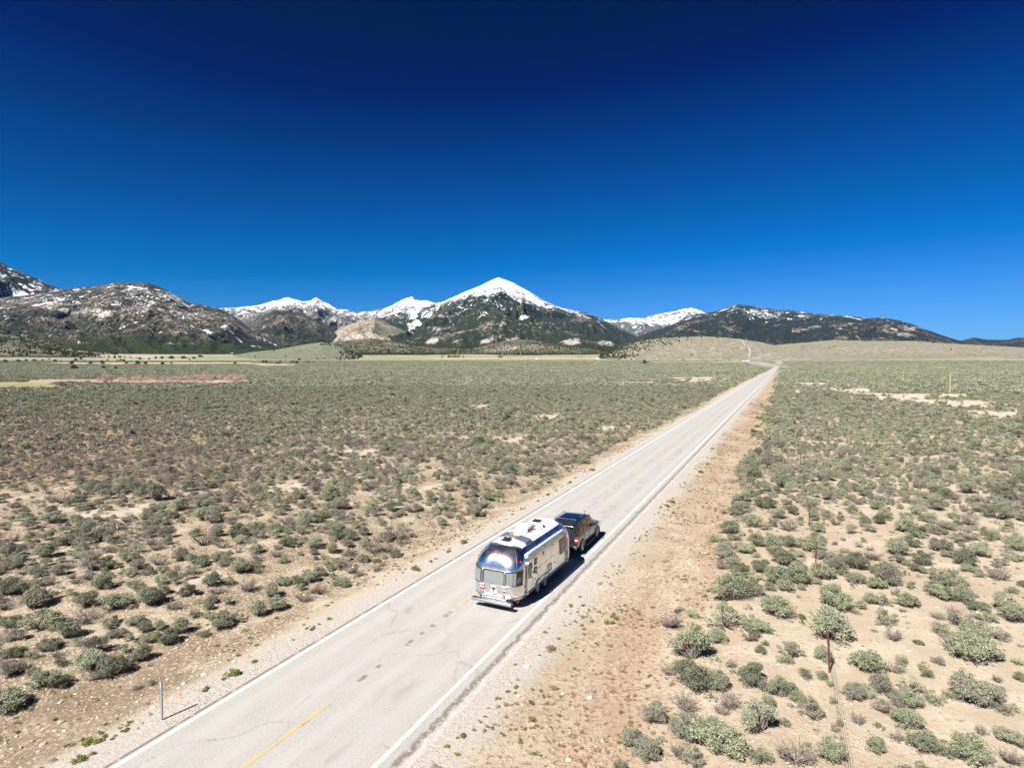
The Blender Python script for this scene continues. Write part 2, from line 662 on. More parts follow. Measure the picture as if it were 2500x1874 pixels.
def build_ground():
    az = np.concatenate([np.arange(-180, -60, 2.0), np.arange(-60, 60, 0.3), np.arange(60, 180, 2.0)])
    az = np.radians(az)
    rho = [2.5]
    while rho[-1] < 21000:
        rho.append(rho[-1] * (1.0165 if rho[-1] < 400 else 1.022))
    rho = np.array(rho)
    na, nr = len(az), len(rho)
    A, P = np.meshgrid(az, rho, indexing='ij')
    x = (P * np.sin(A)).ravel()
    y = (P * np.cos(A)).ravel()
    z = ground_z(x, y)
    # far plain levels off below the mountains
    far = np.hypot(x, y)
    z = np.where(far > 3500, ramp(np.full_like(far, 3500.0)), z)
    V = np.stack([x, y, z], 1)
    V = np.vstack([V, [[0, 0, -0.06]]])
    ii, jj = np.meshgrid(np.arange(na), np.arange(nr - 1), indexing='ij')
    i2 = (ii + 1) % na
    F = np.stack([ii * nr + jj, ii * nr + jj + 1, i2 * nr + jj + 1, i2 * nr + jj], -1).reshape(-1, 4)
    me = fast_mesh('ground', V, F[:, ::-1], [ground_material()])
    x = V[:, 0]
    y = V[:, 1]
    far = np.hypot(x, y)
    sage = np.array((0.205, 0.215, 0.145))
    n = fbm(x / 120.0, y / 120.0, 5, 4)[:, None]
    fc = sage[None, :] * (0.85 + 0.3 * n) + (np.array((0.40, 0.33, 0.24)) - sage)[None, :] * sstep(0.55, 0.75, n) * 0.5
    mm, mc = meadow_mask(x, y)
    fc = fc * (1 - mm[:, None]) + mc * mm[:, None]
    attr_c(me, 'fcol', fc)
    attr_f(me, 'farmix', np.maximum(sstep(300, 900, far) * 0.95, mm))
    attr_f(me, 'clear', clear_mask(x, y))
    px, py, d = project(x, y, V[:, 2])
    soil = sstep(1010, 1060, py) * (1 - sstep(1165, 1195, py)) * (1 - sstep(300, 800, px)) * (y > 10)
    attr_f(me, 'soil', soil)
    o = bpy.data.objects.new('ground', me)
    COL.objects.link(o)
    tag(o, 'sandy desert floor spreading between the road and the mountains', 'ground', kind='structure')


build_ground()

# ------------------------------------------------------------------ the road
# centreline: straight for 1.1 km, then bending away towards the hills
def centreline():
    pts = []
    s = -60.0
    while s < 1118:
        pts.append((s,) + road_xy(s, 0.0) + (ROAD_AZ,))
        s += 1.5 if s < 160 else (4.0 if s < 500 else 9.0)
    x, y = road_xy(1118.0, 0.0)
    a = ROAD_AZ
    ss = 1118.0
    for k in range(140):
        pts.append((ss, x, y, a))
        x += 8 * math.sin(a)
        y += 8 * math.cos(a)
        ss += 8
        if k < 9:
            a -= R(0.85)
        elif k > 48:
            a -= R(1.1)
    return pts


CL = centreline()


def road_z(x, y):
    return float(ramp(math.hypot(x, y))) + 0.12 * float(sstep(250, 700, math.hypot(x, y)))


def strip(lat0, lat1, z0, s0, s1, ncol=2, skirt=0.0):
    V = []
    F = []
    rows = 0
    lats = lin(lat0, lat1, ncol)
    for (s, x, y, a) in CL:
        if s < s0 or s > s1:
            continue
        rx, ry = math.cos(a), -math.sin(a)
        zz = road_z(x, y) + z0
        row = [(x + l * rx, y + l * ry, zz - 0.012 * abs(l) / 3.5 - 0.048 * min(1.0, max(0.0, (l - 3.7) / 0.45))) for l in lats]
        if skirt:
            row = [(row[0][0], row[0][1], row[0][2] - skirt)] + row + [(row[-1][0], row[-1][1], row[-1][2] - skirt)]
        V += row
        rows += 1
    n = ncol + (2 if skirt else 0)
    for i in range(rows - 1):
        for j in range(n - 1):
            a = i * n + j
            F.append((a, a + 1, a + n + 1, a + n))
    return np.array(V), np.array(F)


def asphalt_nodes(m):
    p = m.pos()
    s = m.dot(p, (UX, UY, 0))
    lat = m.math('SUBTRACT', m.dot(p, (RX, RY, 0)), LAT0)
    rc = m.comb(s, lat, 0.0)
    long_ = m.comb(m.math('MULTIPLY', s, 0.12), lat, 0.0)
    fine = m.noise(rc, 14.0, 5, 0.75)
    grit = m.noise(rc, 55.0, 3, 0.7)
    blot = m.noise(rc, 0.7, 5, 0.65)
    streak = m.noise(long_, 1.4, 4, 0.6)
    col = m.mix(m.step(fine, 0.3, 0.7), (0.230, 0.221, 0.202), (0.335, 0.324, 0.298))
    col = m.mix(m.step(blot, 0.35, 0.7, 0, 0.45), col, (0.32, 0.31, 0.287))
    col = m.mix(m.step(streak, 0.52, 0.72, 0, 0.35), col, (0.25, 0.24, 0.225))
    # wheel tracks, polished paler
    wt = m.math('ABSOLUTE', m.math('SUBTRACT', m.math('ABSOLUTE', m.math('SUBTRACT', m.math('ABSOLUTE', lat), 1.66)), 0.82))
    col = m.mix(m.math('MULTIPLY', m.step(wt, 0.42, 0.10), m.step(streak, 0.3, 0.6, 0.1, 0.45)), col, (0.34, 0.33, 0.308))
    # hairline cracks
    ck = m.voro(m.comb(m.math('ADD', m.math('MULTIPLY', s, 0.5), blot), m.math('ADD', lat, m.math('MULTIPLY', fine, 0.4))), 0.42, 'Distance', 'DISTANCE_TO_EDGE')
    ck = m.math('MULTIPLY', m.step(ck, 0.016, 0.004), m.step(m.noise(rc, 0.28, 3), 0.48, 0.60))
    col = m.mix(m.math('MULTIPLY', ck, 0.35), col, (0.12, 0.112, 0.10))
    # loose chips left between the wheel tracks of the fence-side lane
    strip_ = m.math('MULTIPLY', m.step(lat, 0.9, 1.4), m.step(lat, 2.3, 1.8))
    strip_ = m.math('MULTIPLY', strip_, m.step(m.noise(m.comb(m.math('MULTIPLY', s, 0.4), lat), 0.8, 4, 0.7), 0.5, 0.62))
    strip_ = m.math('MULTIPLY', strip_, m.step(fine, 0.42, 0.62))
    col = m.mix(m.math('MULTIPLY', strip_, 0.8), col, (0.14, 0.13, 0.115))
    # tar blotches and cracks along the joint in the middle
    cl = m.step(m.math('ABSOLUTE', m.math('ADD', lat, m.math('MULTIPLY', m.math('SUBTRACT', blot, 0.5), 0.5))), 0.13, 0.05)
    cl = m.math('MULTIPLY', cl, m.step(m.noise(m.comb(s, 0.0), 1.35, 3, 0.6), 0.50, 0.58))
    col = m.mix(m.math('MULTIPLY', cl, 0.8), col, (0.115, 0.10, 0.085))
    # broken edge beyond the white line
    wob = m.math('MULTIPLY', m.math('SUBTRACT', m.noise(rc, 1.6, 5, 0.7), 0.5), 0.45)
    ed = m.math('ADD', lat, wob)
    gap = m.math('MULTIPLY', m.step(ed, 3.64, 3.76), m.step(ed, 3.97, 3.84))
    gap = m.math('MULTIPLY', gap, m.step(m.noise(rc, 5.0, 4, 0.7), 0.36, 0.52))
    col = m.mix(m.math('MULTIPLY', gap, 0.85), col, (0.11, 0.10, 0.088))
    tar = m.math('MULTIPLY', m.step(lat, -3.62, -3.57), m.step(lat, -3.47, -3.51))
    tar = m.math('MULTIPLY', tar, m.step(m.noise(rc, 2.2, 4, 0.6), 0.36, 0.46))
    col = m.mix(m.math('MULTIPLY', tar, 0.85), col, (0.085, 0.078, 0.07))
    out = m.step(ed, 3.90, 4.0)
    gv = m.voro(rc, 22.0, 'Color')
    gcol = m.mix(m.dot(gv, (1, 0, 0)), (0.28, 0.255, 0.225), (0.42, 0.39, 0.35))
    col = m.mix(out, col, gcol)
    col = m.mix(m.step(grit, 0.55, 0.75, 0, 0.4), col, (0.13, 0.125, 0.115))
    col = m.mix(m.step(grit, 0.45, 0.28, 0, 0.4), col, (0.40, 0.39, 0.37))
    return rc, s, lat, fine, grit, blot, col


def road_material():
    m = NT('chip_seal_asphalt')
    rc, s, lat, fine, grit, blot, col = asphalt_nodes(m)
    m.set(color=col, rough=0.88, spec=0.25)
    m.bump(m.math('ADD', fine, m.math('MULTIPLY', grit, 0.7)), 0.012, 0.7)
    return m.mat


def paint_material(name, c, wear):
    m = NT(name)
    rc, s, lat, fine, grit, blot, col = asphalt_nodes(m)
    w = m.math('ADD', m.math('MULTIPLY', m.noise(rc, 9.0, 5, 0.75), 0.75), m.math('MULTIPLY', m.noise(rc, 0.9, 3), 0.25))
    f = m.step(w, wear, wear + 0.08)
    m.set(color=m.mix(f, c, col), rough=0.75, spec=0.3)
    m.bump(grit, 0.006, 0.5)
    return m.mat


V, F = strip(-3.62, 4.20, 0.0, -60, 2600, 17, 0.35)
road = bpy.data.objects.new('road', fast_mesh('road', V, F, [road_material()], False))
COL.objects.link(road)
tag(road, 'pale two lane asphalt road running straight to the hills', 'road', kind='structure')
white = paint_material('white_line_paint', (0.72, 0.71, 0.69), 0.585)
yellow = paint_material('yellow_line_paint', (0.44, 0.285, 0.14), 0.51)
yellow_worn = paint_material('worn_yellow_paint', (0.43, 0.30, 0.16), 0.49)
for a, b in ((-3.39, -3.265), (3.24, 3.365)):
    V, F = strip(a, b, 0.005, -60, 1500, 2)
    o = bpy.data.objects.new('edge_line', fast_mesh('edge_line', V, F, [white], False))
    COL.objects.link(o)
    o.parent = road
for k in range(-3, 34):
    s0 = 10.9 + 12.1 * k
    mb = MB()
    seg = lin(s0, s0 + 4.1, 6)
    mb.grid(lambda s, l: road_xy(s, l) + (road_z(*road_xy(s, l)) + 0.005,), seg, [-0.07, 0.07])
    mb.build('centre_dash', yellow if k in (-1, 0) else yellow_worn, road)

# ------------------------------------------------------------------ mountains and hills
def mountain_material(name, forest, rock, tree_scale, low=None, snow_col=(0.86, 0.87, 0.90), tree_amt=0.5, spread=1.0):
    m = NT(name)
    p = m.pos()
    big = m.noise(p, 1 / 420.0, 5, 0.6)
    mid = m.noise(p, 1 / 120.0, 7, 0.74)
    fine = m.noise(p, tree_scale, 5, 0.75)
    rk = m.attr('rock')
    f = m.math('ADD', rk, m.math('MULTIPLY', m.math('SUBTRACT', big, 0.5), 1.0 * spread))
    f = m.math('ADD', f, m.math('MULTIPLY', m.math('SUBTRACT', mid, 0.5), 2.4 * spread))
    f = m.math('ADD', f, m.math('MULTIPLY', m.math('SUBTRACT', fine, 0.5), 6.0 * tree_amt))
    fcol = m.mix(m.step(fine, 0.35, 0.65), forest, tuple(c * 1.7 for c in forest))
    rcol = m.mix(m.step(fine, 0.4, 0.62), tuple(c * 0.75 for c in rock), tuple(min(c * 1.3, 0.7) for c in rock))
    rcol = m.mix(m.step(f, 0.95, 1.3), rcol, (0.43, 0.395, 0.36))
    col = m.mix(m.step(f, 0.40, 0.64), fcol, rcol)
    if low:
        lw = m.math('ADD', m.attr('low'), m.math('MULTIPLY', m.math('SUBTRACT', mid, 0.5), 1.6))
        lc = m.mix(m.step(fine, 0.40, 0.60), low, tuple(c * 0.5 for c in low))
        lc = m.mix(m.step(m.math('ADD', fine, m.math('MULTIPLY', rk, 0.12)), 0.60, 0.68), lc, tuple(c * 0.8 for c in rock))
        col = m.mix(m.step(lw, 0.25, 0.75), col, lc)
    s = m.math('ADD', m.attr('snow'), m.math('MULTIPLY', m.math('SUBTRACT', mid, 0.5), 2.4))
    s = m.math('ADD', s, m.math('MULTIPLY', m.math('SUBTRACT', fine, 0.5), 3.0))
    col = m.mix(m.step(s, 0.40, 0.62), col, snow_col)
    m.set(color=col, rough=0.95, spec=0.1)
    h = m.math('ADD', m.math('MULTIPLY', mid, 2.0), fine)
    m.bump(h, 30.0, 0.8)
    return m.mat


def mountain(name, label, sky_pts, d_crest, d_foot, mat, ncol, nrow, spur=0.25, spur_len=700.0, power=1.25, seed=1,
             snow=None, rock=0.3, low_h=0.0, foot_h=20.0, back=0.8, rough=1.0, dfun=None, rocks=(), patches=()):
    """range whose crest follows a skyline; snow=(height fraction of line, width, add)"""
    xs = np.array([q[0] for q in sky_pts], float)
    ys = np.array([q[1] for q in sky_pts], float)
    px = np.linspace(xs[0], xs[-1], ncol)
    py = np.interp(px, xs, ys)
    ends = np.minimum(px - xs[0], xs[-1] - px) / (xs[-1] - xs[0])
    az = np.arctan2((px - 1250.0), FPX)
    tanel = (HORIZON - py) / FPX * np.cos(az)
    dc = np.full(ncol, float(d_crest)) / np.cos(az) ** 0.6
    if dfun:
        dc = dc * np.array([dfun(q) for q in px])
    df = np.full(ncol, float(d_foot))
    hc = CAM_H + dc * tanel
    nb = max(6, int(nrow * 0.22))
    t = np.concatenate([np.linspace(0, 1, nrow), 1 + np.linspace(0, 1, nb + 1)[1:]])
    T, AZ = np.meshgrid(t, az, indexing='xy')
    HC = hc[:, None] * np.ones_like(T)
    DC = dc[:, None]
    DF = df[:, None]
    tf = np.minimum(T, 1)
    rho = DF + (DC - DF) * tf + np.maximum(T - 1, 0) * (DC - DF) * back
    x = rho * np.sin(AZ)
    y = rho * np.cos(AZ)
    prof = tf ** power
    prof = np.where(T > 1, 1 - (T - 1) ** 1.3, prof)
    span = np.maximum(HC - foot_h, 0)
    # spurs and gullies running down from the crest
    arc = AZ * DC
    w1 = fbm(x / (spur_len * 1.6), y / (spur_len * 1.6), seed + 3, 3) - 0.5
    sp = fbm(arc / spur_len + w1 * 1.6, rho / (spur_len * 3.2) + w1, seed, 4, True)
    sp2 = fbm(x / (spur_len * 0.35), y / (spur_len * 0.5), seed + 8, 4, True)
    sp3 = fbm(x / (spur_len * 0.13), y / (spur_len * 0.17), seed + 15, 4, True)
    env = np.sin(np.clip(tf, 0, 1) * math.pi) ** 0.8
    disp = ((sp - 0.62) * spur * 1.7 + (sp2 - 0.6) * spur * 0.55 * rough + (sp3 - 0.6) * spur * 0.30) * env
    crestn = (fbm(arc / (spur_len * 0.16), arc * 0 + seed, seed + 40, 4) - 0.5) * 0.03 * rough * sstep(0.75, 1.0, tf)
    h = foot_h + span * (prof + disp + crestn) - 30 * (1 - sstep(0.0, 0.06, tf))
    lim = CAM_H + (HC - CAM_H) / DC * rho * (0.97 + 0.03 * sstep(0.85, 1, tf))
    h = np.where(T < 1, np.minimum(h, np.maximum(lim, foot_h - 30)), h)
    V = np.stack([x.ravel(), y.ravel(), h.ravel()], 1)
    nt = len(t)
    ii, jj = np.meshgrid(np.arange(ncol - 1), np.arange(nt - 1), indexing='ij')
    F = np.stack([ii * nt + jj, (ii + 1) * nt + jj, (ii + 1) * nt + jj + 1, ii * nt + jj + 1], -1).reshape(-1, 4)
    me = fast_mesh(name, V, F, [mat])
    hr = V[:, 2]
    if snow:
        s = 0.5 + (hr - snow[0]) / snow[1] * 0.5
        s = np.clip(s, snow[2], snow[3])
        s = s + (fbm(V[:, 0] / 700.0, V[:, 1] / 700.0, seed + 60, 4) - 0.5) * snow[4]
    else:
        s = np.full(len(hr), -3.0)
    gl = (sp2.ravel() - 0.62) * 1.6 + (sp3.ravel() - 0.62) * 2.0
    s = s - gl * 0.7
    vx, vy, _ = project(V[:, 0], V[:, 1], V[:, 2])
    rk = gl * 0.55 + rock + (sp.ravel() - 0.62) * 0.9 + (fbm(V[:, 0] / 500.0, V[:, 1] / 500.0, seed + 70, 3) - 0.5) * 0.9
    wob = (fbm(V[:, 0] / 170.0, V[:, 1] / 170.0, seed + 71, 4) - 0.5) * 3.0
    front = (T <= 1).ravel()
    for (cx, cy, a, b, amt, typ) in patches:        # bare cliffs and snow fields at their own spots on the slope
        e = np.sqrt(((vx - cx) / a) ** 2 + ((vy - cy) / b) ** 2) + wob
        k = (1 - sstep(0.6, 1.1, e)) * front
        if typ == 's':
            s = np.maximum(s, s * (1 - k) + amt * k)
        else:
            rk = rk + amt * k
    attr_f(me, 'snow', s)
    attr_f(me, 'rock', rk)
    attr_f(me, 'low', 1 - sstep(0, max(low_h, 1.0), hr - foot_h) if low_h else np.zeros(len(hr)))
    o = bpy.data.objects.new(name, me)
    COL.objects.link(o)
    tag(o, label, 'mountain' if 'mountain' in name else 'hill', kind='structure')
    return o


FOREST = (0.020, 0.026, 0.017)
GREEN_LOW = (0.036, 0.046, 0.020)
mat_main = mountain_material('conifer_mountain', FOREST, (0.175, 0.15, 0.125), 1 / 30.0, GREEN_LOW, tree_amt=0.5)
mat_left = mountain_material('rocky_mountain', (0.022, 0.024, 0.017), (0.128, 0.108, 0.088), 1 / 20.0, GREEN_LOW, tree_amt=0.8)
mat_far = mountain_material('far_snow_mountain', (0.05, 0.055, 0.05), (0.22, 0.20, 0.18), 1 / 40.0)
mat_blue = mountain_material('far_conifer_mountain', (0.017, 0.024, 0.022), (0.17, 0.14, 0.12), 1 / 30.0, tree_amt=0.45)
mat_tan = mountain_material('grass_hill', (0.205, 0.195, 0.137), (0.315, 0.275, 0.21), 1 / 13.0, tree_amt=0.45, spread=0.5)
mat_sage = mountain_material('sage_hill', (0.15, 0.16, 0.105), (0.23, 0.22, 0.15), 1 / 13.0, tree_amt=0.4, spread=0.5)
mat_bare = mountain_material('bare_hill', (0.10, 0.10, 0.065), (0.27, 0.22, 0.16), 1 / 14.0, GREEN_LOW, tree_amt=0.4)

mountain('mountain', 'steep dark slope streaked with snow behind the rocky ridge',
         [(-420, 650), (-250, 625), (-120, 615), (0, 636), (29, 654), (73, 673), (111, 688), (154, 706), (200, 718), (280, 760), (360, 815)],
         9000, 5600, mat_left, 230, 110, 0.20, 600, 1.1, 11, snow=(900, 900, -0.2, 0.30, 0.7), rock=0.0, foot_h=45)
mountain('mountain', 'broad rocky ridge with snow flecks above dark juniper slopes',
         [(-420, 690), (-200, 720), (-60, 735), (60, 722), (131, 715), (184, 704), (246, 699), (290, 690), (327, 691), (369, 692), (392, 700),
          (423, 715), (465, 738), (496, 744), (538, 754), (576, 773), (615, 804), (646, 819), (673, 834), (720, 850), (760, 866)],
         6600, 2700, mat_left, 560, 220, 0.17, 480, 1.45, 23, rough=0.35, snow=(800, 420, -0.8, 0.0, 0.8), rock=0.13, low_h=170, foot_h=34,
         patches=((250, 745, 120, 16, 0.45, 'r'), (180, 760, 60, 9, 0.7, 'r'), (350, 715, 60, 18, 0.12, 's'), (430, 725, 40, 14, 0.35, 's'),
                  (320, 740, 60, 14, 0.2, 's'), (470, 765, 70, 12, 0.35, 'r'), (80, 735, 90, 20, 0.3, 'r')))
mountain('mountain', 'far snow covered peaks with sharp white summits',
         [(430, 800), (500, 762), (538, 754), (615, 749), (640, 744), (665, 738), (707, 726), (742, 738), (757, 735), (774, 728), (807, 744),
          (826, 756), (846, 756), (869, 763), (911, 761), (954, 748), (984, 731), (1008, 725), (1015, 733), (1050, 736), (1065, 740), (1110, 790), (1150, 815)],
         14000, 9800, mat_far, 420, 90, 0.20, 900, 1.0, 37, snow=(1170, 260, -0.6, 1.8, 0.35), rock=0.2, foot_h=120)
mountain('mountain', 'tall pyramid peak with white snow cap above dark forest',
         [(700, 862), (760, 835), (830, 806), (900, 782), (980, 757), (1030, 746), (1065, 740), (1092, 733), (1127, 717), (1169, 700), (1205, 683), (1219, 679), (1253, 692),
          (1292, 713), (1326, 734), (1357, 748), (1399, 759), (1430, 763), (1469, 779), (1492, 792), (1530, 811), (1569, 827), (1640, 850)],
         12000, 3900, mat_main, 620, 230, 0.20, 1000, 1.15, 45, rough=0.4, snow=(1080, 330, -0.8, 1.9, 0.35), rock=-0.12, low_h=150, foot_h=50,
         patches=((1010, 770, 14, 26, 0.8, 's'), (1005, 800, 10, 10, 0.8, 's'), (1178, 769, 16, 6, 0.8, 's'), (1278, 775, 9, 6, 0.8, 's'),
                  (1110, 832, 24, 7, 1.3, 'r'), (1150, 824, 12, 5, 1.3, 'r'), (1185, 834, 22, 6, 1.3, 'r'), (1215, 822, 16, 5, 1.1, 'r'),
                  (1250, 829, 14, 6, 1.3, 'r'), (1295, 826, 12, 4, 1.2, 'r'), (1390, 836, 17, 9, 1.4, 'r'), (1408, 830, 8, 5, 1.2, 'r'),
                  (1472, 837, 16, 7, 1.3, 'r'), (1490, 842, 10, 6, 1.2, 'r'), (1090, 770, 30, 5, 0.7, 'r'), (1200, 790, 38, 6, 0.8, 'r'), (1050, 832, 14, 5, 1.0, 'r'),
                  (1070, 800, 40, 4, 0.7, 'r'), (1000, 740, 30, 12, 0.9, 's'), (940, 757, 30, 9, 0.9, 's')))
mountain('mountain', 'far rounded snow dome low on the skyline',
         [(1400, 806), (1440, 790), (1472, 781), (1530, 777), (1569, 777), (1607, 767), (1650, 759.5), (1685, 752), (1717, 761), (1770, 785), (1840, 815)],
         14500, 10500, mat_far, 220, 80, 0.18, 900, 1.0, 53, snow=(1010, 360, -0.5, 1.6, 0.35), rock=0.0, foot_h=100)
mountain('mountain', 'long dark blue forested ridge with few snow patches',
         [(1430, 868), (1500, 838), (1560, 820), (1620, 800), (1660, 782), (1708, 765), (1742, 761.5), (1770, 752), (1798, 744), (1815, 745), (1896, 757), (1919, 756), (1980, 766),
          (2073, 771), (2111, 776), (2150, 775), (2188, 781), (2226, 792), (2273, 809.5), (2319, 825), (2345, 832), (2400, 845), (2460, 858)],
         9600, 3300, mat_blue, 460, 170, 0.20, 800, 1.2, 67, snow=(920, 240, -0.7, 0.02, 0.5), rock=-0.08, foot_h=40,
         patches=((1850, 765, 45, 12, 0.30, 's'), (1890, 775, 25, 10, 0.28, 's'), (1955, 805, 14, 5, 1.0, 'r'), (2050, 793, 22, 8, 0.7, 'r'), (1985, 798, 18, 4, 0.8, 'r'),
                  (2235, 800, 40, 6, 1.1, 'r'), (2210, 818, 18, 4, 0.9, 'r'), (2160, 802, 28, 6, 0.5, 'r'), (1690, 808, 16, 4, 0.8, 'r')))
mountain('mountain', 'low dark ridge at the far end of the skyline',
         [(2230, 862), (2300, 840), (2345, 831), (2376, 824), (2411, 829), (2457, 829), (2480, 824), (2500, 825), (2600, 818), (2760, 815), (2900, 822)],
         11500, 8000, mat_blue, 160, 50, 0.18, 900, 1.1, 71, rock=-0.05, foot_h=40)
mountain('foothill', 'brown brushy foothill below the far snow peaks',
         [(540, 848), (590, 806), (630, 777), (669, 760), (692, 759), (730, 763), (769, 777), (807, 796), (850, 811), (900, 826), (960, 842)],
         8200, 4600, mat_left, 240, 110, 0.25, 600, 1.2, 83, rock=0.18, low_h=120, foot_h=45)
mountain('foothill', 'bare tan knoll at the foot of the pyramid peak',
         [(790, 836), (831, 800), (877, 784.5), (915, 779), (940, 784), (954, 792), (992, 811), (1015, 823), (1060, 840)],
         7600, 5200, mat_bare, 150, 70, 0.22, 500, 1.2, 91, rock=0.62, foot_h=70, low_h=60,
         patches=((885, 812, 14, 14, -0.7, 'r'), (1000, 800, 30, 14, -0.7, 'r')))
mountain('foothill', 'dark green juniper hill at the edge of the plain',
         [(-430, 800), (-200, 806), (0, 813), (58, 821), (127, 830), (165, 846), (230, 853), (300, 863), (340, 870)],
         3100, 2050, mat_bare, 150, 80, 0.22, 260, 1.2, 97, rock=0.15, low_h=10, foot_h=20)
mountain('foothill', 'low forested rise below the pyramid peak',
         [(640, 872), (720, 850), (800, 836), (915, 826), (1030, 846), (1146, 852), (1200, 838), (1261, 828), (1300, 830), (1376, 843), (1440, 850), (1492, 860), (1540, 870)],
         4300, 2700, mat_bare, 330, 90, 0.22, 420, 1.2, 103, rock=0.10, low_h=45, foot_h=30,
         patches=((1200, 848, 40, 5, 0.5, 'r'), (1300, 845, 60, 8, 0.35, 'r'), (950, 838, 40, 8, 0.4, 'r')))
hill_sage = mountain('foothill', 'smooth grey green sage hill with juniper on its back',
         [(470, 879), (536, 873), (617, 859), (681, 852.6), (744, 841), (789, 835), (825, 843), (852, 855), (880, 868), (930, 876)],
         2500, 1750, mat_sage, 150, 60, 0.10, 260, 1.1, 109, rock=0.25, foot_h=10)
hill_jun = mountain('foothill', 'pale hill dotted with junipers beside the road end',
         [(1440, 874), (1492, 858), (1530, 842), (1569, 831), (1610, 826), (1650, 823), (1719, 821), (1804, 827), (1861, 836), (1900, 846), (1960, 868)],
         2900, 1750, mat_tan, 220, 100, 0.22, 280, 1.15, 113, rock=0.32, foot_h=12)
hill_tan = mountain('foothill', 'long smooth tan hill behind the utility poles',
         [(1790, 872), (1840, 856), (1880, 843), (1957, 836.5), (2034, 829.5), (2111, 832.5), (2226, 832.5), (2303, 837.6), (2380, 842), (2500, 848), (2640, 852), (2900, 858)],
         3100, 1800, mat_tan, 260, 100, 0.17, 300, 1.1, 127, rock=0.36, foot_h=13)
mountain('foothill', 'low bare tan terrace along the plain edge',
         [(1790, 884), (1815, 870), (1880, 860), (1957, 861), (2034, 864), (2111, 868), (2180, 877), (2207, 881), (2265, 878), (2361, 884), (2440, 892)],
         2150, 1650, mat_tan, 200, 50, 0.12, 160, 0.9, 131, rock=0.70, foot_h=10)
# ------------------------------------------------------------------ vegetation materials
def leaf_material(name, c1, c2, c3, transl=0.10):
    m = NT(name)
    r = m.rnd()
    lr = m.attr('leaf')
    col = m.mix(lr, c1, c2)
    col = m.mix(m.step(r, 0.5, 1.0, 0, 0.75), col, tuple(c * 0.62 for c in c1))
    col = m.mix(m.step(r, 0.35, 0.0, 0, 0.35), col, tuple(min(c * 1.12, 0.6) for c in c2))
    t = m.attr('tint', 'INSTANCER')
    col = m.mix(t, col, c3)
    m.set(color=col, rough=0.85, spec=0.12)
    tr = m.n.new('ShaderNodeBsdfTranslucent')
    m.l.new(col, tr.inputs['Color'])
    mx = m.n.new('ShaderNodeMixShader')
    mx.inputs[0].default_value = transl
    m.l.new(m.bsdf.outputs[0], mx.inputs[1])
    m.l.new(tr.outputs[0], mx.inputs[2])
    m.l.new(mx.outputs[0], m.out.inputs['Surface'])
    return m.mat


M_SAGE = leaf_material('sagebrush_leaves', (0.122, 0.142, 0.080), (0.345, 0.362, 0.240), (0.235, 0.205, 0.178))
M_GREEN = leaf_material('green_tuft_leaves', (0.095, 0.135, 0.030), (0.185, 0.215, 0.055), (0.25, 0.19, 0.06))
M_DRY = leaf_material('dry_stalks', (0.24, 0.16, 0.10), (0.40, 0.31, 0.20), (0.24, 0.125, 0.075))
M_JUN = leaf_material('juniper_leaves', (0.030, 0.044, 0.016), (0.060, 0.078, 0.026), (0.14, 0.14, 0.05), 0.1)
M_PINK = leaf_material('bare_willow_twigs', (0.42, 0.29, 0.24), (0.52, 0.37, 0.31), (0.13, 0.09, 0.085), 0.1)
M_POP = leaf_material('poplar_twigs', (0.30, 0.27, 0.18), (0.36, 0.34, 0.22), (0.20, 0.24, 0.05), 0.1)
M_TWIG = plain('grey_brush_wood', (0.150, 0.125, 0.105), 0.9, var=0.3, scale=9)
M_BARK = plain('juniper_bark', (0.12, 0.085, 0.06), 0.95, var=0.25, scale=4)


def leaf_cloud(pts, nrm, size, asp, rng, droop=0.0):
    """one folded pair of triangles for each point"""
    n = len(pts)
    rv = rng.normal(size=(n, 3))
    nj = nrm + rng.normal(size=(n, 3)) * 0.55
    nj /= np.linalg.norm(nj, axis=1)[:, None] + 1e-9
    d = rv - (rv * nj).sum(1)[:, None] * nj
    d /= np.linalg.norm(d, axis=1)[:, None] + 1e-9
    d = d + nrm * 0.55
    d[:, 2] += 0.25 - droop
    d /= np.linalg.norm(d, axis=1)[:, None] + 1e-9
    s = np.cross(d, nj)
    s /= np.linalg.norm(s, axis=1)[:, None] + 1e-9
    L = (size * rng.uniform(0.6, 1.35, n))[:, None]
    W = L * asp
    a = pts - d * L * 0.35
    b = pts + s * W * 0.5 + d * L * 0.15
    c = pts + d * L * 0.65
    e = pts - s * W * 0.5 + d * L * 0.15
    V = np.stack([a, b, c, e], 1).reshape(-1, 3)
    F = np.arange(4 * n).reshape(-1, 4)
    lr = np.repeat(rng.random(n), 4)
    return V, F, lr


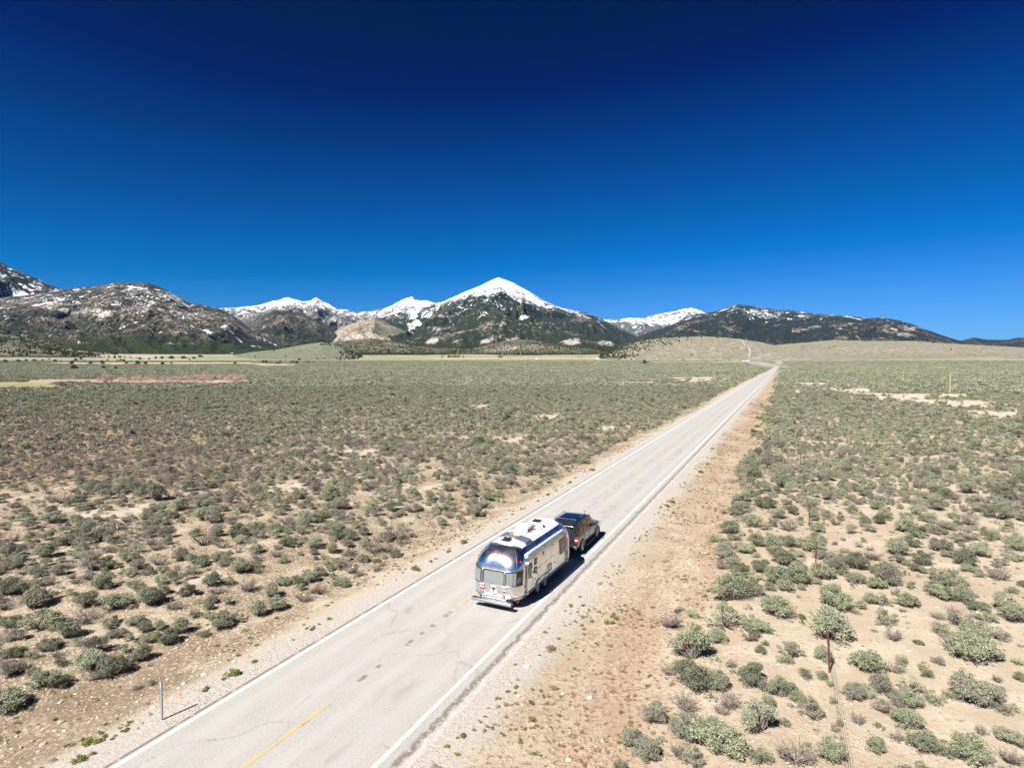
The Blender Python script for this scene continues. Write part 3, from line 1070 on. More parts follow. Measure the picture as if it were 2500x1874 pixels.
def bush_mesh(name, seed, n_head, n_leaf, leaf, h=0.62, mat=None, flat=0.75, spread=1.0, asp=0.34, fill=0.28, hr=0.12):
    """brush of rounded leafy heads on a dome, diameter about 1"""
    rng = np.random.default_rng(seed)
    heads = []
    lobe = rng.uniform(0.62, 1.12, 7)
    for i in range(n_head):
        a = rng.uniform(0, 2 * math.pi)
        k7 = a / (2 * math.pi) * 7
        q = (lobe[int(k7) % 7] * (1 - k7 % 1) + lobe[(int(k7) + 1) % 7] * (k7 % 1)) * math.sqrt(rng.uniform(0.0, 1.0)) * (0.50 - hr) * spread
        top = h * (1 - (q / 0.52) ** 2 * 0.75) * rng.uniform(0.60, 1.12)
        rr = rng.uniform(0.75, 1.25) * hr
        heads.append((q * math.cos(a), q * math.sin(a), max(top - rr * 0.8, rr * 0.5), rr))
    hs = np.array(heads)
    pick = rng.integers(0, n_head, n_leaf)
    v = rng.normal(size=(n_leaf, 3))
    v /= np.linalg.norm(v, axis=1)[:, None]
    v[:, 2] = np.where(v[:, 2] < -0.3, -v[:, 2], v[:, 2])
    rad = hs[pick, 3] * (1 - fill * rng.random(n_leaf) ** 1.5)
    lump = 0.82 + 0.36 * fbm(v[:, 0] * 2.4 + pick * 3.1, v[:, 1] * 2.4 + v[:, 2] * 2.1, seed, 2)
    rad = np.where(rng.random(n_leaf) < 0.12, rad * rng.uniform(1.1, 1.55, n_leaf), rad)
    pts = hs[pick, :3] + v * (rad * lump)[:, None] * np.array([1, 1, flat + 0.2])
    pts[:, 2] = np.maximum(pts[:, 2], 0.015)
    V, F, lr = leaf_cloud(pts, v, leaf, asp, rng)
    V[:, 2] = np.maximum(V[:, 2], 0.0)
    me = fast_mesh(name, V, F, [mat or M_SAGE], False)
    attr_f(me, 'leaf', lr)
    return me, hs


def branch_mesh(name, seed, hs, thick=0.011, extra=0, reach=0.5, hgt=0.5, mat=None, n=4):
    rng = random.Random(seed)
    mb = MB()
    for (x, y, z, r) in hs:
        a = (x * 0.12 + rng.uniform(-.03, .03), y * 0.12 + rng.uniform(-.03, .03), -0.02)
        b = (x * 0.5 + rng.uniform(-.05, .05), y * 0.5 + rng.uniform(-.05, .05), z * 0.42)
        mb.tube([a, b, (x, y, z + r * 0.3)], [thick * 1.6, thick, thick * 0.4], n)
    for i in range(extra):
        t = rng.uniform(0, 2 * math.pi)
        q = reach * rng.uniform(0.5, 1.0)
        zt = hgt * rng.uniform(0.35, 1.0)
        k = Vector((math.cos(t) * q * 0.5 + rng.uniform(-.07, .07), math.sin(t) * q * 0.5 + rng.uniform(-.07, .07), zt * 0.5))
        e = Vector((math.cos(t) * q, math.sin(t) * q, zt))
        mb.tube([(0, 0, -0.02), k, e], [thick * 1.3, thick * 0.8, thick * 0.25], n)
        for j in range(3):
            u = k.lerp(e, rng.uniform(0.1, 0.9))
            w = u + Vector((rng.uniform(-.14, .14), rng.uniform(-.14, .14), rng.uniform(-.02, .17)))
            mb.tube([u, w], [thick * 0.6, thick * 0.2], 3)
    return mb.mesh(name, mat or M_TWIG)


SAGE = []       # (kind, foliage mesh, branches mesh)
for i in range(6):
    me, hs = bush_mesh('foliage', 100 + i, 27 + 3 * (i % 4), 4800, 0.048, 0.60 + 0.05 * (i % 3), hr=0.105 + 0.012 * (i % 3))
    SAGE.append(('round', me, branch_mesh('branches', 100 + i, hs, 0.010, 9, 0.46, 0.5)))
for i in range(3):
    me, hs = bush_mesh('foliage', 140 + i, 15, 2100, 0.044, 0.62, spread=1.1, hr=0.10)
    SAGE.append(('leggy', me, branch_mesh('branches', 140 + i, hs, 0.014, 14, 0.46, 0.45)))
for i in range(3):
    me, hs = bush_mesh('foliage', 170 + i, 6, 300, 0.04, 0.5, spread=1.1)
    SAGE.append(('dead', me, branch_mesh('branches', 170 + i, hs, 0.012, 44, 0.50, 0.55)))
for i in range(2):
    me, hs = bush_mesh('foliage', 190 + i, 10, 1300, 0.065, 0.58, hr=0.15)
    SAGE.append(('small', me, branch_mesh('branches', 190 + i, hs)))
KIND_IDS = {k: [i for i, s in enumerate(SAGE) if s[0] == k] for k in ('round', 'leggy', 'dead', 'small')}
TUFT = [bush_mesh('leaf_tuft', 210 + i, 8, 420, 0.13, 0.36, M_GREEN, asp=0.35, hr=0.15)[0] for i in range(3)]
DRYT = []
for i in range(3):
    DRYT.append(bush_mesh('dry_tuft', 230 + i, 6, 260, 0.16, 0.34, M_DRY, asp=0.16, hr=0.17)[0])

# low-detail copies for the distance
TEMPL = bpy.data.collections.new('brush_templates')     # never linked: only points to copy from


def templ(name, me):
    o = bpy.data.objects.new(name, me)
    return o


def coll(name, meshes):
    c = bpy.data.collections.new(name)
    for i, me in enumerate(meshes):
        c.objects.link(bpy.data.objects.new('%s_%02d' % (name, i), me))
    return c


def join_mesh(name, parts, mats):
    """parts: (verts, faces, leaf, material index)"""
    V = np.vstack([p[0] for p in parts])
    off = 0
    Fs = []
    lr = []
    mi = []
    for v, f, l, k in parts:
        Fs.append(f + off)
        off += len(v)
        lr.append(l)
        mi.append(np.full(len(f), k))
    me = fast_mesh(name, V, np.vstack(Fs), mats, False)
    attr_f(me, 'leaf', np.concatenate(lr))
    me.polygons.foreach_set('material_index', np.concatenate(mi).astype(np.int32))
    return me


def mid_bush(seed, n_leaf, leaf, dead=False):
    me, hs = bush_mesh('mid_foliage', seed, 8, n_leaf, leaf, 0.6)
    return me


MID = [bush_mesh('mid_foliage', 300 + i, 14, 480, 0.105, 0.58 + 0.06 * (i % 3), asp=0.55, hr=0.135)[0] for i in range(6)]


def patch_mesh(seed, size, count, n_leaf, leaf):
    rng = np.random.default_rng(seed)
    parts = []
    for k in range(count):
        cx, cy = rng.uniform(-size / 2, size / 2, 2)
        w = rng.uniform(0.7, 1.5)
        v = rng.normal(size=(n_leaf, 3))
        v /= np.linalg.norm(v, axis=1)[:, None]
        v[:, 2] = np.abs(v[:, 2])
        pts = v * np.array([0.40, 0.40, 0.62]) * rng.uniform(0.75, 1.05, (n_leaf, 1)) * w
        pts[:, 0] += cx
        pts[:, 1] += cy
        V, F, lr = leaf_cloud(pts, v, leaf * w, 0.75, rng)
        V[:, 2] = np.maximum(V[:, 2], 0)
        parts.append((V, F, np.full(len(V), rng.random()), 0))
    return join_mesh('far_foliage', parts, [M_SAGE])


FAR1 = [patch_mesh(400 + i, 3.4, 8, 46, 0.30) for i in range(6)]
FAR2 = [patch_mesh(430 + i, 8.0, 34, 16, 0.50) for i in range(5)]


def scatter(name, label, cat, pts, sc3, rz, tint, idx, collection, group=None):
    """one object of many copies on points (geometry nodes)"""
    n = len(pts)
    me = bpy.data.meshes.new(name)
    me.vertices.add(n)
    me.vertices.foreach_set('co', np.asarray(pts, np.float32).ravel())
    a = me.attributes.new('sc', 'FLOAT_VECTOR', 'POINT')
    a.data.foreach_set('vector', np.asarray(sc3, np.float32).ravel())
    a = me.attributes.new('rot', 'FLOAT_VECTOR', 'POINT')
    r = np.zeros((n, 3), np.float32)
    r[:, 2] = rz
    a.data.foreach_set('vector', r.ravel())
    attr_f(me, 'tint', tint)
    a = me.attributes.new('pick', 'INT', 'POINT')
    a.data.foreach_set('value', np.asarray(idx, np.int32))
    o = bpy.data.objects.new(name, me)
    COL.objects.link(o)
    ng = bpy.data.node_groups.new(name + '_copies', 'GeometryNodeTree')
    ng.interface.new_socket('Geometry', in_out='INPUT', socket_type='NodeSocketGeometry')
    ng.interface.new_socket('Geometry', in_out='OUTPUT', socket_type='NodeSocketGeometry')
    N = ng.nodes
    L = ng.links
    gi = N.new('NodeGroupInput')
    go = N.new('NodeGroupOutput')
    iop = N.new('GeometryNodeInstanceOnPoints')
    ci = N.new('GeometryNodeCollectionInfo')
    ci.inputs['Collection'].default_value = collection
    ci.inputs['Separate Children'].default_value = True
    ci.inputs['Reset Children'].default_value = True

    def na(nm, t):
        q = N.new('GeometryNodeInputNamedAttribute')
        q.data_type = t
        q.inputs['Name'].default_value = nm
        return q.outputs['Attribute']
    L.new(gi.outputs[0], iop.inputs['Points'])
    L.new(ci.outputs[0], iop.inputs['Instance'])
    iop.inputs['Pick Instance'].default_value = True
    L.new(na('pick', 'INT'), iop.inputs['Instance Index'])
    e2r = N.new('FunctionNodeEulerToRotation')
    L.new(na('rot', 'FLOAT_VECTOR'), e2r.inputs[0])
    L.new(e2r.outputs[0], iop.inputs['Rotation'])
    L.new(na('sc', 'FLOAT_VECTOR'), iop.inputs['Scale'])
    L.new(iop.outputs[0], go.inputs[0])
    md = o.modifiers.new('copies', 'NODES')
    md.node_group = ng
    tag(o, label, cat, group, 'stuff')
    return o


# ------------------------------------------------------------------ sagebrush: read from the photograph near by
def Z(ox, oy, k, rows):
    return [(ox + a * k, oy + b * k, w * k, t) for (a, b, w, t) in rows]


r_, l_, d_, s_ = 'round', 'leggy', 'dead', 'small'
PLACED = Z(1650, 1450, .3843, [
    (310, 240, 250, l_), (500, 270, 200, r_), (260, 335, 160, r_), (100, 165, 100, s_), (100, 450, 280, r_), (250, 440, 70, s_),
    (100, 650, 280, r_), (260, 645, 190, r_), (500, 620, 220, r_), (670, 680, 200, r_), (760, 700, 150, r_), (590, 745, 130, l_),
    (350, 480, 90, s_), (540, 395, 80, s_), (565, 345, 60, s_), (730, 425, 160, l_), (690, 470, 120, s_), (820, 550, 95, s_),
    (930, 555, 90, s_), (930, 440, 160, r_), (970, 330, 320, r_), (800, 168, 60, s_), (800, 200, 50, s_), (650, 160, 200, r_),
    (1030, 110, 220, r_), (1130, 135, 80, s_), (1170, 105, 75, s_), (1220, 520, 250, r_), (1380, 520, 150, d_), (1435, 460, 115, s_),
    (1330, 210, 170, l_), (1240, 70, 110, r_), (1320, 88, 120, l_), (1470, 95, 140, r_), (1385, 315, 130, d_), (1670, 170, 100, d_),
    (1800, 220, 190, d_), (1960, 190, 140, l_), (2140, 195, 180, r_), (1690, 50, 160, r_), (1820, 65, 160, r_), (1790, 390, 200, l_), (1900, 330, 200, r_), (1890, 460, 280, r_),
    (2010, 440, 150, r_), (1680, 285, 140, s_), (2055, 300, 130, l_), (1540, 332, 65, s_), (1660, 468, 100, s_), (1590, 540, 110, s_), (1570, 490, 80, s_),
    (1860, 700, 240, r_), (1940, 745, 280, r_), (1830, 600, 170, l_), (1740, 680, 95, s_), (2080, 770, 150, l_), (2180, 465, 95, s_), (2185, 560, 85, s_),
    (1130, 690, 150, r_), (1200, 670, 120, r_), (1300, 650, 170, r_), (1380, 680, 120, l_), (1480, 735, 170, r_), (1490, 640, 160, l_), (1640, 715, 130, l_),
    (530, 920, 260, r_), (690, 850, 80, s_), (850, 800, 190, l_), (340, 745, 170, d_), (270, 1060, 380, r_), (80, 950, 240, r_),
    (60, 765, 170, d_), (20, 1060, 160, d_), (760, 1110, 260, d_), (990, 1095, 190, r_), (1270, 1020, 160, r_), (1160, 850, 130, d_),
    (1470, 885, 200, r_), (1310, 770, 150, d_), (1580, 1030, 240, r_), (1720, 1055, 170, l_), (1880, 1105, 260, r_), (1400, 948, 110, d_),
    (1800, 952, 95, s_), (2120, 975, 190, r_), (2120, 1105, 170, d_), (290, 780, 110, d_), (1010, 880, 90, d_), (1940, 905, 100, d_), (2040, 570, 90, d_),
    (470, 310, 130, l_), (1420, 740, 120, d_), (540, 1110, 170, s_), (110, 1110, 160, l_), (580, 700, 90, s_)])
PLACED += Z(0, 1450, .3843, [
    (270, 235, 240, r_), (70, 218, 140, r_), (215, 112, 200, r_), (420, 302, 200, r_), (100, 308, 130, r_), (490, 342, 95, s_), (300, 368, 120, r_),
    (110, 425, 120, r_), (75, 532, 150, r_), (200, 548, 125, r_), (290, 625, 190, r_), (380, 610, 120, r_), (580, 505, 230, r_), (610, 400, 160, r_), (720, 548, 190, r_),
    (900, 442, 160, r_), (800, 392, 95, s_), (790, 472, 130, l_), (1150, 277, 145, r_), (1060, 342, 145, r_), (960, 318, 110, r_), (740, 292, 115, r_),
    (860, 207, 115, r_), (920, 247, 120, r_), (1010, 238, 95, r_), (740, 196, 90, s_), (690, 232, 85, l_), (560, 92, 160, r_), (740, 122, 200, r_), (960, 97, 175, r_),
    (1100, 108, 120, d_), (1235, 165, 105, s_), (1400, 232, 165, r_), (1340, 166, 85, s_), (1500, 188, 110, l_), (1640, 157, 125, r_), (1740, 122, 165, r_),
    (1340, 72, 95, r_), (1430, 87, 115, s_), (1320, 110, 80, s_), (1930, 62, 115, d_), (40, 765, 230, r_), (540, 200, 160, d_), (380, 478, 110, s_), (370, 415, 80, s_),
    (200, 422, 95, s_), (820, 322, 75, s_), (865, 340, 65, s_), (130, 720, 110, l_), (1270, 75, 70, s_), (30, 110, 130, d_), (1190, 30, 120, r_), (340, 50, 110, s_), (1300, 275, 60, d_),
    (600, 560, 110, d_), (350, 340, 90, s_), (30, 420, 100, s_)])
PLACED += Z(0, 1150, .3843, [
    (1640, 170, 170, r_), (2100, 215, 190, r_), (1310, 325, 200, r_), (1290, 240, 150, r_), (1540, 280, 140, l_), (1840, 360, 150, d_), (1920, 410, 130, l_), (2000, 505, 150, r_), (2110, 535, 120, r_),
    (1150, 580, 130, r_), (1400, 585, 130, r_), (1620, 535, 130, r_), (1520, 665, 150, r_), (1640, 665, 100, s_), (1350, 755, 160, r_), (1440, 740, 120, l_), (960, 870, 180, r_), (1010, 610, 130, d_),
    (330, 340, 160, r_), (560, 400, 140, r_), (740, 390, 170, l_), (870, 530, 130, s_), (1000, 510, 120, d_), (300, 560, 190, r_), (580, 600, 180, r_), (380, 670, 150, r_), (660, 760, 170, r_), (880, 780, 130, r_),
    (1020, 730, 110, r_), (1100, 730, 100, d_), (930, 410, 120, l_), (1060, 440, 130, r_), (1300, 480, 180, d_), (1410, 500, 120, d_), (1530, 470, 110, r_), (1830, 490, 120, r_), (1760, 555, 100, s_), (2060, 570, 70, s_),
    (1970, 720, 130, r_), (1800, 740, 110, r_), (1580, 790, 170, d_), (1720, 820, 130, r_), (1220, 670, 120, s_), (200, 760, 120, r_), (300, 740, 130, d_), (60, 800, 160, r_), (160, 660, 120, l_), (1000, 200, 190, r_), (1140, 260, 140, r_)])

PLACED += Z(1650, 1100, .3843, [
    (330, 540, 175, r_), (240, 590, 120, s_), (310, 700, 175, l_), (400, 780, 145, r_), (380, 420, 135, r_), (520, 620, 150, r_), (620, 660, 180, r_), (665, 740, 185, r_), (720, 620, 150, r_),
    (740, 755, 165, l_), (540, 785, 150, r_), (490, 500, 150, r_), (565, 515, 110, s_), (720, 525, 155, d_), (650, 440, 120, r_), (340, 985, 270, r_), (460, 950, 200, r_), (630, 1035, 170, r_),
    (740, 412, 115, r_), (570, 372, 150, r_), (670, 242, 170, r_), (820, 168, 120, r_), (960, 322, 125, r_), (840, 367, 115, l_), (1200, 292, 115, r_), (1280, 382, 135, r_), (1290, 472, 115, r_),
    (1460, 442, 105, r_), (1120, 407, 90, r_), (1120, 542, 120, s_), (1230, 522, 105, r_), (900, 602, 130, r_), (1010, 482, 95, l_), (1140, 765, 185, r_), (1240, 712, 160, d_), (1300, 800, 170, r_),
    (1350, 865, 230, r_), (1400, 682, 170, r_), (1500, 622, 125, r_), (1560, 742, 150, r_), (930, 832, 180, r_), (1010, 1000, 200, r_), (1470, 1000, 145, r_), (1660, 932, 185, r_), (1750, 962, 200, l_),
    (1860, 992, 120, d_), (1680, 652, 165, r_), (1830, 742, 185, r_), (1920, 682, 170, r_), (2060, 832, 180, d_), (1650, 382, 175, r_), (1850, 282, 165, r_), (2070, 322, 185, r_), (2030, 442, 200, r_),
    (2160, 642, 150, r_), (1720, 512, 125, r_), (1640, 512, 110, d_), (2130, 922, 105, s_), (1920, 1032, 120, r_), (2090, 1032, 160, r_), (400, 860, 130, l_), (300, 620, 130, r_), (450, 660, 140, r_)])
rng = np.random.default_rng(2024)
B = []          # x, y, z, width, height factor, kind, tint, placed
for (px, py, w, k) in PLACED:
    x, y, z = cast(px, py)
    d = depth_of(x, y, z)
    wm = w * d / FPX
    # the foot seen in the photograph is the near rim of the bush
    q = math.hypot(x, y)
    x += x / q * wm * 0.33
    y += y / q * wm * 0.33
    B.append((x, y, float(ground_z(x, y)), wm * (1.16 if py > 1455 else 1.02), k, 0.0, 1))
BX = np.array([b[0] for b in B])
BY = np.array([b[1] for b in B])

# fill-in brush out to 260 m on a jittered lattice
def lattice(c, r0, r1, half_az, seed):
    g = np.random.default_rng(seed)
    n = int(r1 / c) + 2
    gx, gy = np.meshgrid(np.arange(-n, n + 1), np.arange(0, n + 1))
    x = (gx.ravel() + g.uniform(-.5, .5, gx.size)) * c
    y = (gy.ravel() + g.uniform(-.5, .5, gx.size)) * c
    rho = np.hypot(x, y)
    az = np.degrees(np.arctan2(x, y))
    k = (rho >= r0) & (rho < r1) & (np.abs(az) < half_az)
    return x[k], y[k]


def brush_density(x, y):
    """share of the ground under sagebrush"""
    lat = lat_of(x, y)
    rho = np.hypot(x, y)
    s = x * UX + y * UY
    wob = (fbm(s / 9.0, lat / 9.0, 51, 3) - 0.5) * 5.0
    d = np.where(lat > 0, sstep(9.3, 11.3, lat + wob), sstep(7.3, 8.7, -lat + wob * 0.7))
    cl = fbm(x / 7.0, y / 7.0, 61, 3)
    patch = sstep(0.30, 0.52, cl)
    d = d * (0.42 + 0.58 * patch + 0.3 * sstep(45, 130, rho))
    d = d * (1 - clear_mask(x, y))
    mm, _ = meadow_mask(x, y)
    return np.clip(d, 0, 1) * (1 - sstep(0.2, 0.6, mm))


def on_road(x, y):
    """far stretch of the road after the bend"""
    k = np.zeros(len(x), bool)
    for (s, cx, cy, a) in CL:
        if s > 1050:
            k |= (np.abs(x - cx) < 22) & (np.abs(y - cy) < 22)
    return k


x, y = lattice(0.74, 9.0, 90.0, 62, 5)
dens = brush_density(x, y)
px, py, dd = project(x, y, ground_z(x, y))
keep = rng.random(len(x)) < dens * 0.86
inner = (py > 1452) & ((px > 1640) | (px < 880)) & (px > -20) & (px < 2520) & (py < 1900)
keep &= ~(inner & (rng.random(len(x)) > np.where(px < 900, 0.42, 0.22)))
x, y, inner = x[keep], y[keep], inner[keep]
size = np.clip(rng.lognormal(-0.28, 0.40, len(x)), 0.28, 1.8)
size = np.where(inner, np.minimum(size, 0.55) * rng.uniform(0.6, 1.0, len(x)), size)
ok = np.ones(len(x), bool)
for i in range(len(x)):
    dmin = np.min(np.hypot(BX - x[i], BY - y[i]) - np.array([b[3] for b in B]) * 0.42)
    if dmin < size[i] * 0.30:
        ok[i] = False
x, y, size = x[ok], y[ok], size[ok]
zz = ground_z(x, y)
px, py, dd = project(x, y, zz)


def tint_at(px, py, g):
    t = g.random(len(px)) ** 3.0 * 0.9
    grey = (1 - sstep(200, 900, px)) * sstep(985, 1040, py) * (1 - sstep(1180, 1260, py))
    return np.clip(t + grey * g.uniform(0.0, 0.75, len(px)), 0, 1)


tint = tint_at(px, py, rng)
kr = rng.random(len(x))
for i in range(len(x)):
    k = s_ if size[i] < 0.55 else (d_ if kr[i] < 0.10 + 0.35 * (tint[i] > 0.5) else (l_ if kr[i] < 0.28 else r_))
    B.append((x[i], y[i], float(zz[i]), float(size[i]), k, float(tint[i]), 0))

vis = []
for i, b in enumerate(B):
    u, v, d = project(b[0], b[1], b[2] + 0.3)
    if -15 < u < 2515 and v < 1890:
        vis.append((float(b[3] / d) * (1.25 if b[6] else 1.0), i))
vis.sort(reverse=True)
SINGLE = set(i for _, i in vis[:300])

KIND_TXT = {'round': 'dense rounded sagebrush', 'leggy': 'open bare-stemmed sagebrush',
            'dead': 'dead grey twiggy brush', 'small': 'small low sagebrush'}


def zone_of(x, y):
    lat = float(lat_of(np.array(x), np.array(y)))
    s = x * UX + y * UY
    if lat > 0:
        if abs(lat - 15.3) < 0.9:
            return 'right under the wire fence'
        if lat < 15.3:
            return 'between road verge and wire fence'
        return 'on sand beyond the wire fence'
    if lat > -14 and s < 32:
        return 'by the stony bank'
    return 'across the road from the fence'


def size_txt(k, w):
    if k == 'small':
        return ''
    return 'large ' if w > 1.35 else ('mid-sized ' if w > 0.85 else 'young ')


ALLX = np.array([b[0] for b in B])
ALLY = np.array([b[1] for b in B])
ALLW = np.array([b[3] for b in B])


def company(i):
    gap = np.hypot(ALLX - ALLX[i], ALLY - ALLY[i]) - (ALLW + ALLW[i]) * 0.45
    gap[i] = 99
    m = gap.min()
    return 'standing apart' if m > 0.35 else ('touching a neighbour' if m > -0.12 else 'crowded by neighbours')


g2 = random.Random(7)
rest = []
for i, b in enumerate(B):
    if i not in SINGLE:
        rest.append(b)
        continue
    xx, yy, z0, w, k, tn, pl = b
    kind, fol, brn = SAGE[g2.choice(KIND_IDS[k])]
    rt = empty('sagebrush' if k != 'dead' else 'dead_brush', (xx, yy, z0 - 0.03), g2.uniform(0, 6.28))
    hz_ = g2.uniform(0.66, 0.95)
    tn = max(tn, 0.85 if k == 'dead' else g2.random() ** 3 * 0.6)
    rt.scale = (w, w * g2.uniform(0.72, 1.12), w * hz_)
    look = 'flat-topped ' if hz_ < 0.73 else ('tall ' if hz_ > 0.88 else '')
    hue = 'brownish ' if tn > 0.3 and k != 'dead' else ''
    lab = size_txt(k, w) + look + hue + KIND_TXT[k] + ' ' + company(i) + ' ' + zone_of(xx, yy)
    tag(rt, lab, 'shrub', lab)
    for nm, me in (('foliage', fol), ('branches', brn)):
        c = bpy.data.objects.new(nm, me)
        COL.objects.link(c)
        c.parent = rt
        c['tint'] = tn

# the rest of the near brush, then the lattice farther out
pts = np.array([(b[0], b[1], b[2] - 0.03) for b in rest])
wd = np.array([b[3] for b in rest])
tn = np.array([b[5] for b in rest])


def three(w, g, lo=0.78, hi=1.12):
    return np.stack([w, w * g.uniform(lo, hi, len(w)), w * g.uniform(lo * 0.88, hi * 0.9, len(w))], 1)


near_c = coll('near_brush', [s[1] for s in SAGE if s[0] in ('round', 'leggy')] + [s[1] for s in SAGE if s[0] == 'small'] + [s[2] for s in SAGE if s[0] == 'dead'])
nn = len(near_c.objects)
scatter('sagebrush_cover', 'grey-green sagebrush covering the ground on both sides of the road', 'shrubs', pts, three(wd, rng),
        rng.uniform(0, 6.28, len(pts)), tn, rng.integers(0, nn, len(pts)), near_c)
x, y = lattice(0.86, 90.0, 270.0, 56, 6)
keep = rng.random(len(x)) < brush_density(x, y) * 0.82
x, y = x[keep], y[keep]
zz = ground_z(x, y)
px, py, dd = project(x, y, zz)
w = np.clip(rng.lognormal(-0.15, 0.36, len(x)), 0.4, 2.0)
mid_c = coll('mid_brush', MID)
scatter('sagebrush_cover', 'smaller looking sagebrush thickly covering the middle of the plain', 'shrubs', np.stack([x, y, zz - 0.03], 1), three(w, rng),
        rng.uniform(0, 6.28, len(x)), tint_at(px, py, rng), rng.integers(0, 6, len(x)), mid_c)
x, y = lattice(2.7, 270.0, 620.0, 54, 7)
keep = rng.random(len(x)) < brush_density(x, y) * 0.95
x, y = x[keep], y[keep]
zz = ground_z(x, y)
px, py, dd = project(x, y, zz)
w = rng.uniform(0.85, 1.2, len(x))
scatter('sagebrush_cover', 'fine grained sagebrush cover in the far plain', 'shrubs', np.stack([x, y, zz - 0.03], 1), three(w, rng),
        rng.uniform(0, 6.28, len(x)), rng.random(len(x)) ** 2 * 0.6, rng.integers(0, 6, len(x)), coll('far_brush', FAR1))
x, y = lattice(7.4, 620.0, 1720.0, 52, 8)
keep = (rng.random(len(x)) < brush_density(x, y) * 0.9) & ~on_road(x, y)
x, y = x[keep], y[keep]
zz = ground_z(x, y)
w = rng.uniform(0.8, 1.2, len(x))
scatter('sagebrush_cover', 'hazy sagebrush cover on the far edge of the plain', 'shrubs', np.stack([x, y, zz - 0.05], 1), three(w, rng),
        rng.uniform(0, 6.28, len(x)), rng.random(len(x)) ** 2 * 0.5, rng.integers(0, 5, len(x)), coll('edge_brush', FAR2))

# ------------------------------------------------------------------ green tufts and dry clumps on the verges
TUFTS = Z(0, 1450, .3843, [(1360, 620, 72, 'g'), (1530, 525, 135, 'g'), (1450, 545, 50, 'g'), (1680, 447, 62, 'g'), (1735, 462, 46, 'g'), (600, 945, 150, 'g'), (570, 1092, 115, 'g'),
                           (1635, 330, 52, 'g'), (1590, 285, 50, 'g'), (2035, 230, 56, 'g'), (2145, 172, 52, 'g'), (1955, 156, 26, 'g'), (990, 888, 27, 'g'), (1885, 294, 31, 'g'),
                           (1755, 158, 46, 'g'), (730, 572, 22, 'g'), (2110, 58, 34, 'g'), (2065, 72, 26, 'g'), (1640, 250, 24, 'g')])
TUFTS += Z(850, 1450, .3843, [(1415, 80, 52, 'g'), (1380, 108, 27, 'g'), (1495, 75, 42, 'g'), (1475, 20, 32, 'g'), (1250, 248, 46, 'g'), (1690, 150, 72, 'g'), (1660, 192, 80, 'g'),
                              (1060, 455, 36, 'g'), (1170, 805, 76, 'g'), (1090, 932, 66, 'g'), (630, 968, 60, 'g'), (690, 1022, 62, 'g'), (730, 905, 70, 'g'), (695, 922, 42, 'g'), (1160, 692, 62, 'g'),
                              (1240, 655, 42, 'g'), (1440, 480, 46, 'g'), (1515, 778, 36, 'g'), (1360, 882, 36, 'g'), (1420, 525, 27, 'g'), (1175, 1018, 60, 'g'), (1215, 1032, 42, 'g'),
                              (550, 1098, 125, 'd'), (1270, 360, 120, 'd'), (1300, 605, 90, 'd'), (890, 730, 38, 'd'), (1340, 290, 42, 'g'), (1500, 260, 40, 'g'), (1260, 215, 22, 'g'), (1400, 325, 30, 'g'),
                              (1760, 330, 36, 'g'), (1580, 320, 40, 'g'), (1860, 165, 46, 'g'), (1290, 855, 34, 'g'), (1180, 855, 30, 'g'), (1590, 120, 50, 'd'), (1660, 360, 34, 'g'), (1410, 690, 30, 'g'), (1530, 400, 30, 'g')])
TUFTS += Z(600, 1000, .3165, [(1380, 1245, 110, 'g'), (1740, 1035, 90, 'g'), (1450, 1175, 50, 'g'), (1500, 1155, 36, 'g'), (1300, 1130, 40, 'g'), (1590, 1100, 55, 'g'), (1690, 985, 24, 'g'), (1830, 920, 26, 'g'),
                              (1955, 865, 40, 'g'), (1170, 1210, 40, 'g'), (2060, 850, 26, 'g'), (2130, 770, 40, 'g')])
TUFTS += Z(1300, 850, .3165, [(480, 945, 75, 'g'), (245, 1102, 45, 'g'), (195, 1140, 48, 'g'), (120, 1182, 40, 'g'), (330, 1040, 50, 'g'), (1070, 1190, 90, 'g'), (1040, 1215, 60, 'g'), (1300, 960, 60, 'g'), (1390, 780, 40, 'g'),
                              (1740, 610, 70, 'g'), (1810, 490, 70, 'g'), (1350, 900, 46, 'g'), (990, 1230, 40, 'g')])
tuft_tot = {'g': TUFT, 'd': DRYT}
LAB_T = {('g', 1): 'low bright green tuft on the gravel verge beside the fence-side white line',
         ('g', -1): 'low bright green tuft on the gravel verge across the road from the fence',
         ('d', 1): 'rust brown clump of dry stalks on the fence-side verge'}
for (px, py, w, k) in TUFTS:
    x, y, z = cast(px, py)
    if 3.0 < abs(float(lat_of(x, y))) < 4.5:
        sgn = 1 if lat_of(x, y) > 0 else -1
        x, y = road_xy(x * UX + y * UY, sgn * 4.6)
        z = float(ground_z(x, y))
    wm = w * depth_of(x, y, z) / FPX
    o = bpy.data.objects.new('green_tuft' if k == 'g' else 'dry_clump', g2.choice(tuft_tot[k]))
    COL.objects.link(o)
    o.location = (x, y, z - 0.015)
    o.rotation_euler = (0, 0, g2.uniform(0, 6.28))
    o.scale = (wm, wm * 0.8, wm * g2.uniform(0.6, 0.9))
    o['tint'] = g2.random() ** 2 * 0.7
    lab = LAB_T[(k, 1 if lat_of(x, y) > 0 else -1)]
    tag(o, lab, 'plant', lab)

